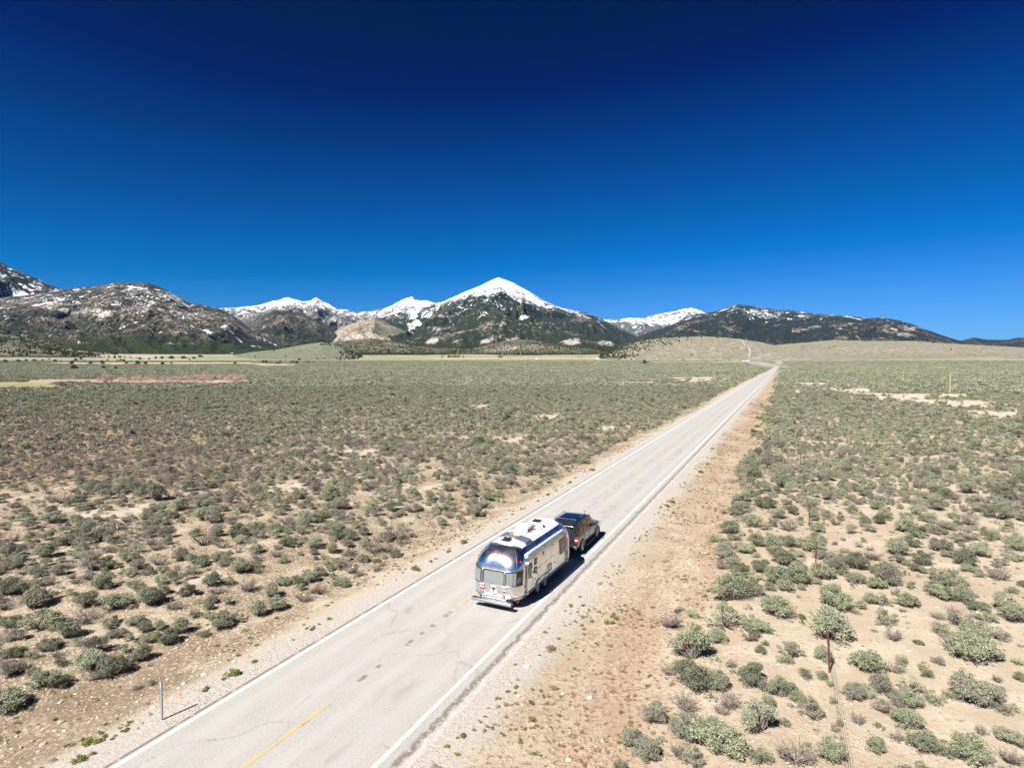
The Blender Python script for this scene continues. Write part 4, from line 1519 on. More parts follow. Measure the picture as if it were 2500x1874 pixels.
# tiny seedlings and dry grass too many to count
n = 15000
s = rng.uniform(8, 190, n) ** 1.0
lat = np.where(rng.random(n) < 0.68, rng.uniform(4.9, 11.5, n), -rng.uniform(4.6, 10.5, n))
xx = s * UX + (lat + LAT0) * RX
yy = s * UY + (lat + LAT0) * RY
cl = fbm(xx / 2.4, yy / 2.4, 91, 3)
k = (rng.random(n) < sstep(0.42, 0.62, cl)) & (np.abs(np.degrees(np.arctan2(xx, yy))) < 55) & (yy > 8)
xx, yy, lat = xx[k], yy[k], lat[k]
isg = rng.random(len(xx)) < np.where(lat > 0, 0.36, 0.6)
tcol = coll('verge_plants', TUFT + DRYT)
scatter('verge_growth', 'tiny green seedlings and dry stalks dotted over the road verges', 'weeds',
        np.stack([xx, yy, ground_z(xx, yy) - 0.01], 1), three(rng.uniform(0.10, 0.30, len(xx)) * np.where(isg, 0.9, 1.0), rng),
        rng.uniform(0, 6.28, len(xx)), rng.random(len(xx)) * 0.8, np.where(isg, rng.integers(0, 3, len(xx)), rng.integers(3, 6, len(xx))), tcol)
# dry twigs and grass clumps between the bushes
n = 16000
x, y = lattice(0.62, 9, 75, 58, 12)
k = (np.abs(lat_of(x, y)) > 7.0) & (rng.random(len(x)) < 0.16 + 0.3 * sstep(0.5, 0.65, fbm(x / 5.0, y / 5.0, 93, 3)))
x, y = x[k], y[k]
dead_c = coll('litter', DRYT + [s[2] for s in SAGE if s[0] == 'dead'])
scatter('dry_litter', 'dry stalks and fallen grey twigs lying between the sagebrush', 'litter', np.stack([x, y, ground_z(x, y) - 0.02], 1),
        three(rng.uniform(0.14, 0.42, len(x)), rng) * np.array([1, 1, 0.55]), rng.uniform(0, 6.28, len(x)), rng.random(len(x)), rng.integers(0, 6, len(x)), dead_c)

# ------------------------------------------------------------------ stones
def rock_material():
    m = NT('desert_stone')
    r = m.rnd()
    p = m.obj()
    col = m.mix(r, (0.32, 0.23, 0.15), (0.50, 0.455, 0.39))
    col = m.mix(m.step(m.noise(p, 2.2, 4), 0.4, 0.7, 0, 0.5), col, (0.33, 0.23, 0.14))
    m.set(color=col, rough=0.92, spec=0.2)
    m.bump(m.noise(p, 7, 4), 0.05, 0.6)
    return m.mat


M_ROCK = rock_material()


def rock_mesh(seed):
    rg = random.Random(seed)
    bm = bmesh.new()
    bmesh.ops.create_icosphere(bm, subdivisions=1, radius=0.5)
    for v in bm.verts:
        v.co *= rg.uniform(0.72, 1.12)
        v.co.z = max(v.co.z * 0.62, -0.2)
    me = bpy.data.meshes.new('stone')
    bm.to_mesh(me)
    bm.free()
    me.materials.append(M_ROCK)
    return me


ROCKS = [rock_mesh(i) for i in range(7)]
STONES = Z(0, 1450, .3843, [q + ('',) for q in [(270, 965, 55), (410, 870, 40), (380, 690, 35), (620, 785, 36), (590, 790, 30), (190, 1075, 28), (20, 1030, 30), (205, 935, 36), (350, 875, 40), (270, 865, 30), (105, 905, 34), (130, 975, 40),
                            (55, 805, 28), (455, 960, 26), (240, 1000, 30), (75, 985, 28), (1165, 575, 36), (1190, 560, 30), (1065, 545, 30), (895, 665, 32), (870, 690, 28), (935, 655, 30), (945, 690, 30), (1010, 650, 28),
                            (1060, 640, 28), (1090, 660, 26), (985, 690, 26), (770, 765, 26), (840, 755, 28), (720, 640, 24), (840, 640, 22), (960, 600, 24), (1130, 600, 24), (1085, 585, 26), (1230, 490, 26), (1290, 470, 24),
                            (1310, 430, 22), (1350, 455, 24), (1450, 390, 22), (1480, 350, 20), (1510, 360, 20), (1400, 380, 22), (30, 880, 26), (330, 920, 26), (160, 860, 26), (490, 700, 26), (520, 640, 24), (240, 720, 24),
                            (300, 680, 22), (430, 740, 24), (550, 720, 22), (680, 700, 24), (640, 660, 22), (1250, 455, 24), (1205, 540, 22), (905, 720, 24), (760, 720, 22), (130, 1040, 26), (60, 1070, 24), (220, 1050, 22)]])
for (px, py, w, k) in STONES:
    x, y, z = cast(px, py)
    wm = w * depth_of(x, y, z) / FPX
    o = bpy.data.objects.new('stone', g2.choice(ROCKS))
    COL.objects.link(o)
    o.location = (x, y, z + wm * 0.05)
    o.rotation_euler = (g2.uniform(-.3, .3), g2.uniform(-.3, .3), g2.uniform(0, 6.28))
    o.scale = (wm, wm * g2.uniform(0.6, 0.9), wm * g2.uniform(0.5, 0.8))
    lab = ('large ' if wm > 0.2 else 'small ') + 'pale angular stone on the bank by the grey marker post'
    tag(o, lab, 'stone', lab)
x, y = lattice(0.235, 9, 46, 56, 14)
lt = lat_of(x, y)
pr = 0.13 + 0.28 * sstep(0.5, 0.68, fbm(x / 4.0, y / 4.0, 95, 3))
sL = x * UX + y * UY
pr = np.where((lt < -4.9) & (lt > -10.5), pr + 0.30 * sstep(0.42, 0.6, fbm(x / 2.2, y / 2.2, 96, 3)) * (1 - sstep(30, 60, sL)) , pr)
pr = np.where(lt < -9.0, pr + 0.22 * sstep(0.38, 0.6, fbm(x / 3.0, y / 3.0, 97, 3)), pr)
pr = np.where(lt > 4, pr * 0.45, pr)
k = (np.abs(lt) > 4.9) & (rng.random(len(x)) < pr)
x, y = x[k], y[k]
w = np.clip(rng.lognormal(-2.5, 0.5, len(x)), 0.04, 0.30)
scatter('loose_stones', 'small loose stones strewn over the sand and the road bank', 'stones', np.stack([x, y, ground_z(x, y) + w * 0.04], 1),
        three(w, rng, 0.6, 1.0), rng.uniform(0, 6.28, len(x)), w * 0, rng.integers(0, 7, len(x)), coll('stones', ROCKS))

# ------------------------------------------------------------------ junipers and far trees
def juniper_parts(seed):
    rg = np.random.default_rng(seed)
    n = 700
    heads = []
    for i in range(13):
        zc = rg.uniform(0.12, 0.88)
        q = 0.40 * math.sqrt(max(0.05, 1 - zc ** 1.7)) * rg.uniform(0.3, 1.0)
        a = rg.uniform(0, 6.28)
        heads.append((q * math.cos(a), q * math.sin(a), zc * 0.92, rg.uniform(0.13, 0.22)))
    hs = np.array(heads)
    pk = rg.integers(0, len(hs), n)
    v = rg.normal(size=(n, 3))
    v /= np.linalg.norm(v, axis=1)[:, None]
    pts = hs[pk, :3] + v * (hs[pk, 3] * rg.uniform(0.7, 1.05, n))[:, None]
    pts[:, 2] = np.maximum(pts[:, 2], 0.04)
    V, F, lr = leaf_cloud(pts, v, 0.13, 0.6, rg)
    me = fast_mesh('crown', V, F, [M_JUN], False)
    attr_f(me, 'leaf', lr)
    mb = MB()
    mb.tube([(0, 0, -0.03), (0.02, 0.01, 0.25), (0, 0.02, 0.7)], [0.05, 0.04, 0.012], 6)
    for i in range(5):
        h = hs[i]
        mb.tube([(0.01, 0, 0.12), (h[0] * 0.6, h[1] * 0.6, h[2] * 0.8), (h[0], h[1], h[2])], [0.028, 0.016, 0.006], 5)
    return me, mb.mesh('trunk', M_BARK)


JUN = [juniper_parts(600 + i) for i in range(4)]


def tree(name, label, px, py, wpx, hpx, parts, cat='tree', group=None, tint=0.0, rmax=2300.0):
    x, y, z = cast(px, py, rmax)
    d = depth_of(x, y, z)
    rt = empty(name, (x, y, z - 0.1), g2.uniform(0, 6.28))
    w = wpx * d / FPX
    rt.scale = (w, w, hpx * d / FPX)
    tag(rt, label, cat, group)
    for nm, me in zip(('crown', 'trunk'), parts):
        c = bpy.data.objects.new(nm, me)
        COL.objects.link(c)
        c.parent = rt
        c['tint'] = tint
    return rt


JL = Z(100, 850, .1808, [(415, 213, 65, .8), (440, 283, 105, .62), (470, 172, 55, .7), (545, 152, 50, .65), (670, 212, 60, .75), (825, 215, 65, .85), (835, 270, 75, .5), (1010, 278, 45, .85), (190, 178, 50, .6), (265, 192, 30, .5),
                         (1155, 208, 50, .6), (1305, 218, 75, .75), (1420, 210, 70, .45), (1640, 220, 60, .65), (1760, 205, 40, .5), (1125, 180, 45, .8), (1075, 168, 40, .8), (1030, 172, 30, .7), (995, 138, 30, .75), (1335, 150, 50, .7),
                         (1465, 152, 28, 1), (1290, 132, 22, .8), (1225, 132, 18, .8), (905, 163, 30, .6), (105, 150, 32, .6), (590, 172, 25, .7), (960, 182, 20, .8), (2005, 160, 30, .8), (1550, 140, 45, .8), (1640, 140, 60, .6),
                         (1760, 142, 90, .5), (1930, 138, 90, .45), (2060, 142, 60, .5), (2150, 118, 90, .35), (20, 165, 40, .5), (-90, 175, 60, .5), (-300, 180, 70, .5), (-200, 172, 50, .6), (-480, 190, 70, .6)])
JL += Z(500, 830, .1808, [(410, 325, 50, .85), (790, 308, 55, .7), (835, 308, 55, .75), (885, 305, 35, .7), (970, 315, 35, .8), (1015, 305, 40, .85), (1000, 325, 25, .8), (1090, 272, 18, .7), (1275, 273, 45, .7), (1165, 308, 35, .8),
                          (1195, 308, 40, .9), (1245, 315, 60, .6), (1410, 303, 40, .7), (1378, 305, 25, .8), (1473, 303, 28, .7)])
JL += Z(1500, 830, .1356, [(535, 425, 90, .9), (720, 355, 32, .7), (990, 362, 22, .8), (1235, 362, 45, .6), (1590, 362, 24, .8), (1840, 375, 32, .8), (2065, 358, 26, .7), (325, 352, 30, .8), (65, 358, 36, .8), (250, 345, 40, .6),
                           (1090, 330, 26, .7), (1040, 328, 24, .7)])
lab = 'dark green juniper standing alone in the pale sage of the far plain'
for i, (px, py, w, hf) in enumerate(JL):
    big = i == len(Z(0, 0, 1, [])) + 54
    tree('juniper_tree', lab if not (px > 1560 and px < 1585) else 'tall olive green juniper on the plain beside the straight road', px, py, w, w * hf, g2.choice(JUN), group=None if (px > 1560 and px < 1585) else lab, tint=g2.random() * 0.35)

# junipers on the hills: a woodland nobody counts
def hill_points(n, polys, seed):
    out = []
    rg = np.random.default_rng(seed)
    dg = bpy.context.evaluated_depsgraph_get()
    for (x0, x1, y0, y1, cnt) in polys:
        for i in range(cnt):
            px, py = rg.uniform(x0, x1), rg.uniform(y0, y1)
            out.append((px, py))
    return out


def woodland(polys, seed, name, label, smin=2.5, smax=5.5):
    rg = np.random.default_rng(seed)
    vl = bpy.context.view_layer
    vl.update()
    dg = bpy.context.evaluated_depsgraph_get()
    P = []
    for (ob, cnt, fn) in polys:
        me = ob.data
        co = np.empty(len(me.vertices) * 3, np.float32)
        me.vertices.foreach_get('co', co)
        co = co.reshape(-1, 3)
        f = np.empty(len(me.polygons) * 4, np.int32)
        me.loops.foreach_get('vertex_index', f)
        f = f.reshape(-1, 4)
        a, b, c, d = (co[f[:, i]] for i in range(4))
        ar = np.linalg.norm(np.cross(c - a, d - b), axis=1)
        pk = rg.choice(len(f), cnt, p=ar / ar.sum())
        u, v = rg.random((cnt, 1)), rg.random((cnt, 1))
        q = (a[pk] * (1 - u) + b[pk] * u) * (1 - v) + (d[pk] * (1 - u) + c[pk] * u) * v
        px, py, dd = project(q[:, 0], q[:, 1], q[:, 2])
        k = rg.random(cnt) < fn(px, py, q)
        k &= q[:, 2] > ground_z(q[:, 0], q[:, 1]) - 0.5
        P.append(q[k])
    P = np.vstack(P)
    w = rg.uniform(smin, smax, len(P))
    P[:, 2] -= 0.3
    scatter(name, label, 'trees', P, np.stack([w, w, w * rg.uniform(0.7, 1.1, len(P))], 1), rg.uniform(0, 6.28, len(P)), rg.random(len(P)) * 0.3,
            rg.integers(0, 4, len(P)), coll(name + '_set', [j[0] for j in JUN]))


hills = {o['label']: o for o in bpy.data.objects if o.name.startswith('foothill')}
fh = lambda s: [o for l, o in hills.items() if l.startswith(s)][0]
nz = lambda q, sc, sd: fbm(q[:, 0] / sc, q[:, 1] / sc, sd, 3)
woodland([(hill_jun, 5200, lambda px, py, q: np.clip((1 - sstep(1560, 1720, px)) * 0.9 * sstep(0.42, 0.6, nz(q, 120, 1)) + 0.35 * sstep(0.6, 0.7, nz(q, 90, 2)) + 0.9 * (1 - sstep(1530, 1570, px)), 0, 1)
           * np.where((py > 842 + (1640 - px) * 0.18) & (px > 1560), 0.03, 1)),
          (hill_sage, 3600, lambda px, py, q: np.clip(sstep(810, 870, px) + 0.8 * (1 - sstep(838, 846, py - (px - 789) * 0.02)) * sstep(0.45, 0.6, nz(q, 80, 3)), 0, 1) + 0.015),
          (hill_tan, 2600, lambda px, py, q: (1 - sstep(1990, 2080, px)) * (1 - sstep(852, 862, py)) * sstep(0.5, 0.62, nz(q, 110, 4)) + 0.004),
          (fh('dark green'), 9000, lambda px, py, q: 0.25 + 0.75 * sstep(0.42, 0.55, nz(q, 130, 5))),
          (fh('low forested'), 16000, lambda px, py, q: 0.3 + 0.7 * sstep(0.38, 0.55, nz(q, 150, 6)))],
         5, 'juniper_woodland', 'dark juniper woodland dotting the hills at the foot of the mountains', 4.0, 8.0)

# bare willows and the pinkish thicket on the plain
def twig_parts(seed, mat, n=520, up=0.8, col=False):
    rg = np.random.default_rng(seed)
    t = rg.uniform(0, 2 * math.pi, n)
    el = rg.uniform(0.25, 1.0, n) if not col else rg.uniform(0.0, 1.0, n)
    if col:
        r = 0.42 * np.sqrt(rg.random(n)) * (1 - np.abs(el - 0.45) * 0.9)
        pts = np.stack([r * np.cos(t), r * np.sin(t), 0.08 + el * 0.9], 1)
    else:
        q = np.sqrt(rg.random(n)) * 0.5
        h = np.sqrt(np.maximum(0.0, 1 - (q / 0.52) ** 2)) * rg.uniform(0.35, 1.0, n)
        pts = np.stack([q * np.cos(t), q * np.sin(t), h], 1)
    nr = np.stack([np.cos(t) * 0.4, np.sin(t) * 0.4, np.full(n, 1.2)], 1)
    V, F, lr = leaf_cloud(pts, nr, 0.22, 0.14, rg)
    V[:, 2] = np.maximum(V[:, 2], 0)
    me = fast_mesh('crown', V, F, [mat], False)
    attr_f(me, 'leaf', lr)
    mb = MB()
    for i in range(9):
        a = i * 0.7
        if col:
            mb.tube([(0, 0, -0.03), (0.05 * math.cos(a), 0.05 * math.sin(a), 0.4), (0.12 * math.cos(a), 0.12 * math.sin(a), 0.85)], [0.03, 0.02, 0.006], 5)
        else:
            mb.tube([(0, 0, -0.03), (0.15 * math.cos(a), 0.15 * math.sin(a), 0.35), (0.33 * math.cos(a), 0.33 * math.sin(a), 0.75)], [0.018, 0.012, 0.004], 5)
    return me, mb.mesh('trunk', M_BARK if not col else M_TWIG)


WIL = [twig_parts(700 + i, M_PINK) for i in range(3)]
POP = [twig_parts(720 + i, M_POP, col=True) for i in range(3)]
for i, (px, py, w, hf) in enumerate(Z(100, 850, .1808, [(870, 465, 200, .6), (275, 522, 130, .65), (400, 487, 60, .9), (632, 487, 85, .75)])):
    tree('bare_willow', ['wide pink-grey leafless willow by the green flat', 'dark purplish leafless shrub at the end of the green flat', 'smallest narrow leafless shrub on the green flat',
                         'rounded leafless shrub on the green flat beside the wide willow'][i], px, py, w, w * hf, WIL[i % 3], 'shrub', tint=(0.25, 0.9, 0.9, 0.6)[i])
xs_, ys_ = [], []
for (x0, x1, y0, y1, n) in ((290, 600, 921, 931, 190), (560, 600, 919, 927, 30), (450, 545, 916, 926, 70)):
    for i in range(n):
        a, b, _ = cast(g2.uniform(x0, x1), g2.uniform(y0, y1))
        xs_.append(a)
        ys_.append(b)
xs_, ys_ = np.array(xs_), np.array(ys_)
scatter('willow_thicket', 'pinkish leafless thicket in a line across the sage plain', 'shrubs', np.stack([xs_, ys_, ground_z(xs_, ys_) - 0.05], 1),
        three(rng.uniform(1.6, 3.2, len(xs_)), rng) * np.array([1, 1, 0.75]), rng.uniform(0, 6, len(xs_)), rng.random(len(xs_)) * 0.25, rng.integers(0, 3, len(xs_)), coll('thicket', [w_[0] for w_ in WIL]))
lab = 'slender leafless poplar at the meadow edge below the pyramid peak'
for (px, py, hp) in ((1117, 872.5, 15), (1226, 873, 14), (1239, 873, 12), (1246, 873.5, 11), (1253, 873, 10), (1260, 873, 9), (1272, 872.5, 12), (1410, 873, 11), (1416, 873, 12), (1421, 873, 9)):
    tree('poplar_tree', lab, px, py, hp * 0.32, hp, g2.choice(POP), group=lab, tint=0.0)
lab = 'yellow green spring bush at the meadow edge below the pyramid peak'
for i in range(16):
    px = g2.uniform(1078, 1132) if i < 10 else g2.uniform(1212, 1226)
    tree('meadow_bush', lab, px, 873.2, g2.uniform(6, 10), g2.uniform(5, 8), g2.choice(POP), 'shrub', lab, tint=1.0)
# ------------------------------------------------------------------ travel trailer
def metal(name, col, rough, bump=0.0, scale=1.2):
    m = NT(name)
    p = m.obj()
    n = m.noise(p, scale, 4, 0.55)
    m.set(color=m.mix(m.step(n, 0.3, 0.7), col, tuple(c * 0.93 for c in col)), rough=m.step(n, 0.3, 0.7, rough * 0.8, rough * 1.25), metal=1.0)
    if bump:
        m.bump(m.noise(p, 1.6, 2), bump, 0.35)
    return m.mat


ALU = metal('polished_aluminium', (0.74, 0.735, 0.73), 0.26, 0.005)
ALU2 = metal('satin_aluminium_trim', (0.52, 0.52, 0.52), 0.34)
CHROME = metal('chrome', (0.85, 0.85, 0.86), 0.08)
SEAM = metal('dark_seam', (0.30, 0.30, 0.31), 0.45)
ROOFW = plain('white_roof_coating', (0.80, 0.80, 0.79), 0.5, var=0.05, scale=2)
PLASTW = plain('white_plastic', (0.82, 0.82, 0.81), 0.4, var=0.04)
RUBBER = plain('tyre_rubber', (0.018, 0.018, 0.018), 0.85, var=0.2)
BLACK = plain('black_plastic', (0.02, 0.02, 0.022), 0.45, var=0.2)
DARKLID = plain('smoked_vent_lid', (0.02, 0.024, 0.035), 0.12, var=0.1)
REDL = plain('red_lens', (0.55, 0.012, 0.02), 0.15, var=0.1)
CLEARL = plain('white_lens', (0.80, 0.79, 0.78), 0.12, var=0.05)
CURT = plain('grey_curtain', (0.225, 0.235, 0.225), 0.9, var=0.15, scale=9)
SHADE = plain('window_shade', (0.17, 0.13, 0.08), 0.8, var=0.35, scale=7)
CELL = plain('solar_cells', (0.10, 0.115, 0.16), 0.18, var=0.12)
PLATE = plain('licence_plate_white', (0.74, 0.76, 0.80), 0.4, var=0.06)
INK = plain('dark_lettering', (0.035, 0.05, 0.10), 0.5, var=0.1)
GREYBOX = plain('grey_underbody', (0.045, 0.045, 0.047), 0.8, var=0.2)


def glass_material(name, tint):
    m = NT(name)
    gl = m.n.new('ShaderNodeBsdfGlossy')
    gl.inputs['Roughness'].default_value = 0.03
    tr = m.n.new('ShaderNodeBsdfTransparent')
    tr.inputs['Color'].default_value = tint + (1.0,)
    fr = m.n.new('ShaderNodeLayerWeight')
    mx = m.n.new('ShaderNodeMixShader')
    k = m.math('MULTIPLY_ADD', m.math('POWER', fr.outputs['Facing'], 4.0), 0.85, 0.06)
    m.l.new(k, mx.inputs[0])
    m.l.new(tr.outputs[0], mx.inputs[1])
    m.l.new(gl.outputs[0], mx.inputs[2])
    m.l.new(mx.outputs[0], m.out.inputs['Surface'])
    return m.mat


GLASS = glass_material('window_glass', (0.86, 0.88, 0.89))

TL = 7.05                # shell length
TW = 1.22                # half width
Z0, Z1, ZT = 0.36, 1.60, 2.72
END = 1.15               # how far the ends lean in at the roof


def tr_t(z):
    return max(0.0, min(1.0, (z - Z1) / (ZT - Z1)))


def half_w(z):
    t = tr_t(z)
    b = TW * max(0.0, 1 - t ** 3.0) ** (1 / 2.7)
    if z < 0.62:
        b -= 0.10 * ((0.62 - z) / 0.26) ** 2
    return b


def inset(z):
    t = tr_t(z)
    e = END * (1 - max(0.0, 1 - t ** 2.2) ** (1 / 2.1))
    e += 0.05 * max(0.0, (z - 1.2) / 0.5) if z < 1.7 else 0.05
    if z < 0.75:
        e += 0.16 * ((0.75 - z) / 0.39) ** 2
    return e


def shell(q, z, side=1, off=0.0):
    """q: 0-1 rear wall from its middle, 1-2 rear corner, 2-3 side, 3-4 front corner, 4-5 front wall"""
    def raw(q, z):
        b = half_w(z)
        e = inset(z)
        c = min(b * 0.86, 0.66 + 0.22 * tr_t(z))
        y0, y1 = e, TL - e
        if q <= 1:
            return Vector(((b - c) * q, y0, z))
        if q <= 2:
            a = (q - 1) * math.pi / 2
            return Vector((b - c + c * math.sin(a), y0 + c - c * math.cos(a), z))
        if q <= 3:
            return Vector((b, y0 + c + (y1 - y0 - 2 * c) * (q - 2), z))
        if q <= 4:
            a = (q - 3) * math.pi / 2
            return Vector((b - c + c * math.cos(a), y1 - c + c * math.sin(a), z))
        return Vector(((b - c) * (5 - q), y1, z))
    p = raw(q, z)
    if off:
        h = 1e-3
        du = raw(min(q + h, 5), z) - raw(max(q - h, 0), z)
        dv = raw(q, min(z + h, ZT - 1e-4)) - raw(q, z - h)
        n = du.cross(dv)
        if n.length > 1e-12:
            n.normalize()
            if n.dot(p - Vector((0, min(max(p.y, 1.3), TL - 1.3), 1.2))) < 0:
                n = -n
            p = p + n * off
    p.x *= side
    return p


def q_side(y, z=1.3):
    e = inset(z)
    c = min(half_w(z) * 0.86, 0.66 + 0.22 * tr_t(z))
    return 2 + (y - e - c) / (TL - 2 * e - 2 * c)


QS = lin(0, 1, 6) + lin(1, 2, 13)[1:] + lin(2, 3, 22)[1:] + lin(3, 4, 13)[1:] + lin(4, 5, 6)[1:]
ZS = [Z0, 0.40, 0.46, 0.54, 0.62, 0.72, 0.85, 1.0, 1.2, 1.4, 1.6] + [Z1 + (ZT - Z1) * math.sin(k / 22 * math.pi / 2) for k in range(1, 23)]

TR_S = 24.05
tx, ty = road_xy(TR_S, 1.58)
trailer = empty('travel_trailer', (tx, ty, 0.0), -ROAD_AZ - R(1.7))
tag(trailer, 'polished silver rounded travel trailer with white roof towed along the road', 'trailer')
mb = MB()
ring = [(q, 1) for q in QS] + [(q, -1) for q in QS[::-1][1:-1]]
nr = len(ring)
for z in ZS:
    for (q, s) in ring:
        mb.v.append(tuple(shell(q, min(z, ZT - 1e-4), s)))
for i in range(len(ZS) - 1):
    for k in range(nr):
        k2 = (k + 1) % nr
        mb.f.append([i * nr + k, i * nr + k2, (i + 1) * nr + k2, (i + 1) * nr + k])
        mb.m.append(0)
mb.f.append(list(range(nr)))
mb.m.append(0)
body = mb.build('body', ALU, trailer, True, 50)


def patch(name, q0, q1, z0, z1, off, mat, parent, side=1, nq=10, nz=6, thick=0.0, wave=None):
    m = MB()
    def fn(q, z):
        o = off + (wave(q, z) if wave else 0.0)
        sd = side
        if q < 0:
            q, sd = -q, -side
        return shell(q, z, sd, o)
    m.grid(fn, lin(q0, q1, nq), lin(z0, z1, nz))
    o = m.build(name, mat, parent, True)
    if thick:
        md = o.modifiers.new('thickness', 'SOLIDIFY')
        md.thickness = thick
        md.offset = 1.0
    return o


def line(name, pts, rad, mat, parent, n=6):
    m = MB()
    m.tube(pts, rad, n)
    return m.build(name, mat, parent, True)


def around(z, off, q0=0.0, q1=5.0, n=40):
    r = [shell(q, z, 1, off) for q in lin(q0, q1, n)]
    l = [shell(q, z, -1, off) for q in lin(q0, q1, n)]
    return l[::-1] + r[1:]


# shell trim: rub rail, belt line and end-cap panel seams
for z, rad, mt in ((0.56, 0.022, ALU2), (0.40, 0.018, SEAM)):
    r = [shell(q, z, 1, 0.004) for q in lin(0, 5, 60)]
    l = [shell(q, z, -1, 0.004) for q in lin(0, 5, 60)]
    line('rub_rail', l[::-1] + r[1:], rad, mt, trailer)
for side in (1, -1):
    line('panel_seam', [shell(q, 1.36, side, 0.002) for q in lin(1.96, 3.2, 24)], 0.007, SEAM, trailer)
    line('panel_seam', [shell(q, 2.20, side, 0.002) for q in lin(2.0, 3.0, 20)], 0.005, SEAM, trailer)
    for y in (0.95, 1.62, 3.3, 4.9, 6.0):
        line('panel_seam', [shell(q_side(y, z), z, side, 0.001) for z in lin(0.7, 2.45, 14)], 0.004, SEAM, trailer)
    line('end_seam', [shell(1.05, z, side, 0.002) for z in lin(1.86, 2.64, 12)], 0.006, SEAM, trailer)
    line('end_seam', [shell(1.55, z, side, 0.002) for z in lin(1.86, 2.60, 12)], 0.006, SEAM, trailer)
line('end_seam', [shell(0.0, z, 1, 0.002) for z in lin(1.95, 2.68, 12)], 0.005, SEAM, trailer)

# white coated roof between the drip rails
def roof_z(x, y):
    e_y = min(y, TL - y)
    lo, hi = Z1, ZT
    for _ in range(26):
        mid = (lo + hi) / 2
        if half_w(mid) >= abs(x) and inset(mid) <= e_y:
            lo = mid
        else:
            hi = mid
    return lo


mb = MB()
ROOF_Y0, ROOF_Y1 = 1.02, TL - 0.98
def roof_edge(y, x):
    k = 0.10 * (abs(x) / 0.86) ** 2
    return y
mb.grid(lambda y, x: (x, y + 0.22 * (x / 0.86) ** 2 * (1 if y < 2 else (-1 if y > TL - 2 else 0)), roof_z(x, y + 0.22 * (x / 0.86) ** 2 * (1 if y < 2 else (-1 if y > TL - 2 else 0))) + 0.008),
        lin(ROOF_Y0, 1.99, 6) + lin(2.4, TL - 2.4, 8) + lin(TL - 1.99, ROOF_Y1, 6), lin(-0.86, 0.86, 21))
mb.build('roof_coating', ROOFW, trailer, True)
for sx in (-1, 1):
    line('drip_rail', [(sx * 0.875, y, roof_z(0.875, y) + 0.014) for y in lin(1.22, TL - 1.2, 16)], 0.020, ALU2, trailer)
    line('roof_seam', [(sx * 0.52, y, roof_z(0.52, y) + 0.010) for y in lin(1.2, TL - 1.2, 12)], 0.006, ALU2, trailer)
line('drip_rail', [(x, ROOF_Y0 + 0.22 * (x / 0.86) ** 2 - 0.03, roof_z(x, ROOF_Y0 + 0.22 * (x / 0.86) ** 2 - 0.03) + 0.012) for x in lin(-0.875, 0.875, 25)], 0.022, ALU2, trailer)

# panoramic rear window: middle pane and two wrap-around panes
WZ0, WZ1 = 1.13, 1.76
def folds(q, z):
    return 0.007 * math.sin(q * 34) + 0.004 * math.sin(q * 57 + z * 6)


def rear_pane(name, qa, qb, ca, cb):
    sd = 1
    fr = patch(name, qa, qb, WZ0, WZ1, 0.006, BLACK, trailer, 1, 18, 8)
    patch('curtain', ca, cb, WZ0 + 0.02, WZ1 - 0.05, 0.020, CURT, fr, 1, 60, 5, wave=folds)
    patch('glass', qa + 0.02 * (1 if qa >= 0 else 1), qb - 0.02, WZ0 + 0.015, WZ1 - 0.015, 0.036, GLASS, fr, 1, 18, 8)
    return fr


rear_pane('rear_window', -0.97, 0.97, -0.90, 0.93)
rear_pane('corner_window', 1.10, 1.93, 1.12, 1.52)
rear_pane('corner_window', -1.93, -1.10, -1.86, -1.14)
for s in (-1, 1):
    line('window_post', [shell(1.04, z, s, 0.035) for z in lin(WZ0 - 0.03, WZ1 + 0.03, 6)], 0.030, ALU2, trailer)
line('window_visor', [shell(abs(q), WZ1 + 0.02, 1 if q > 0 else -1, 0.03) for q in lin(-1.9, 1.9, 50)], 0.016, ALU2, trailer)
line('window_sill', [shell(abs(q), WZ0 - 0.015, 1 if q > 0 else -1, 0.022) for q in lin(-1.93, 1.93, 50)], 0.022, ALU2, trailer)
mb = MB()
for k in range(3):
    mb.tube([shell(1.55 + k * 0.08, 1.25, 1, 0.026), shell(1.66 + k * 0.06, 1.50, 1, 0.026)], 0.008, 5)
mb.build('blind_cord', CURT, trailer)

# lettering across the rear dome
cu = bpy.data.curves.new('nameplate', 'FONT')
cu.body = 'AIRSTREAM'
cu.size = 0.16
cu.align_x = 'CENTER'
cu.space_character = 1.25
cu.extrude = 0.0
cu.resolution_u = 3
to = bpy.data.objects.new('nameplate', cu)
COL.objects.link(to)
bpy.context.view_layer.update()
me = bpy.data.meshes.new_from_object(to.evaluated_get(bpy.context.evaluated_depsgraph_get()))
bpy.data.objects.remove(to)
bm = bmesh.new()
bm.from_mesh(me)
bmesh.ops.subdivide_edges(bm, edges=[e for e in bm.edges if e.calc_length() > 0.05], cuts=1)
for v in bm.verts:
    zz_ = 1.895 + v.co.y * 0.85
    b = half_w(zz_)
    c = min(b * 0.86, 0.66 + 0.22 * tr_t(zz_))
    ax = abs(v.co.x)
    q_ = ax / (b - c) if ax <= b - c else 1 + math.asin(min(0.99, (ax - b + c) / c)) / (math.pi / 2)
    v.co = shell(q_, zz_, 1 if v.co.x >= 0 else -1, 0.006)
bm.to_mesh(me)
bm.free()
me.materials.clear()
me.materials.append(INK)
o = bpy.data.objects.new('nameplate', me)
COL.objects.link(o)
o.parent = trailer
o['label'] = 'raised dark capital letters across the rear dome'

# lamps
def q_x(x, z):
    b = half_w(z)
    c = min(b * 0.86, 0.66 + 0.22 * tr_t(z))
    return x / (b - c) if x <= b - c else 1 + math.asin(min(0.99, (x - b + c) / c)) / (math.pi / 2)


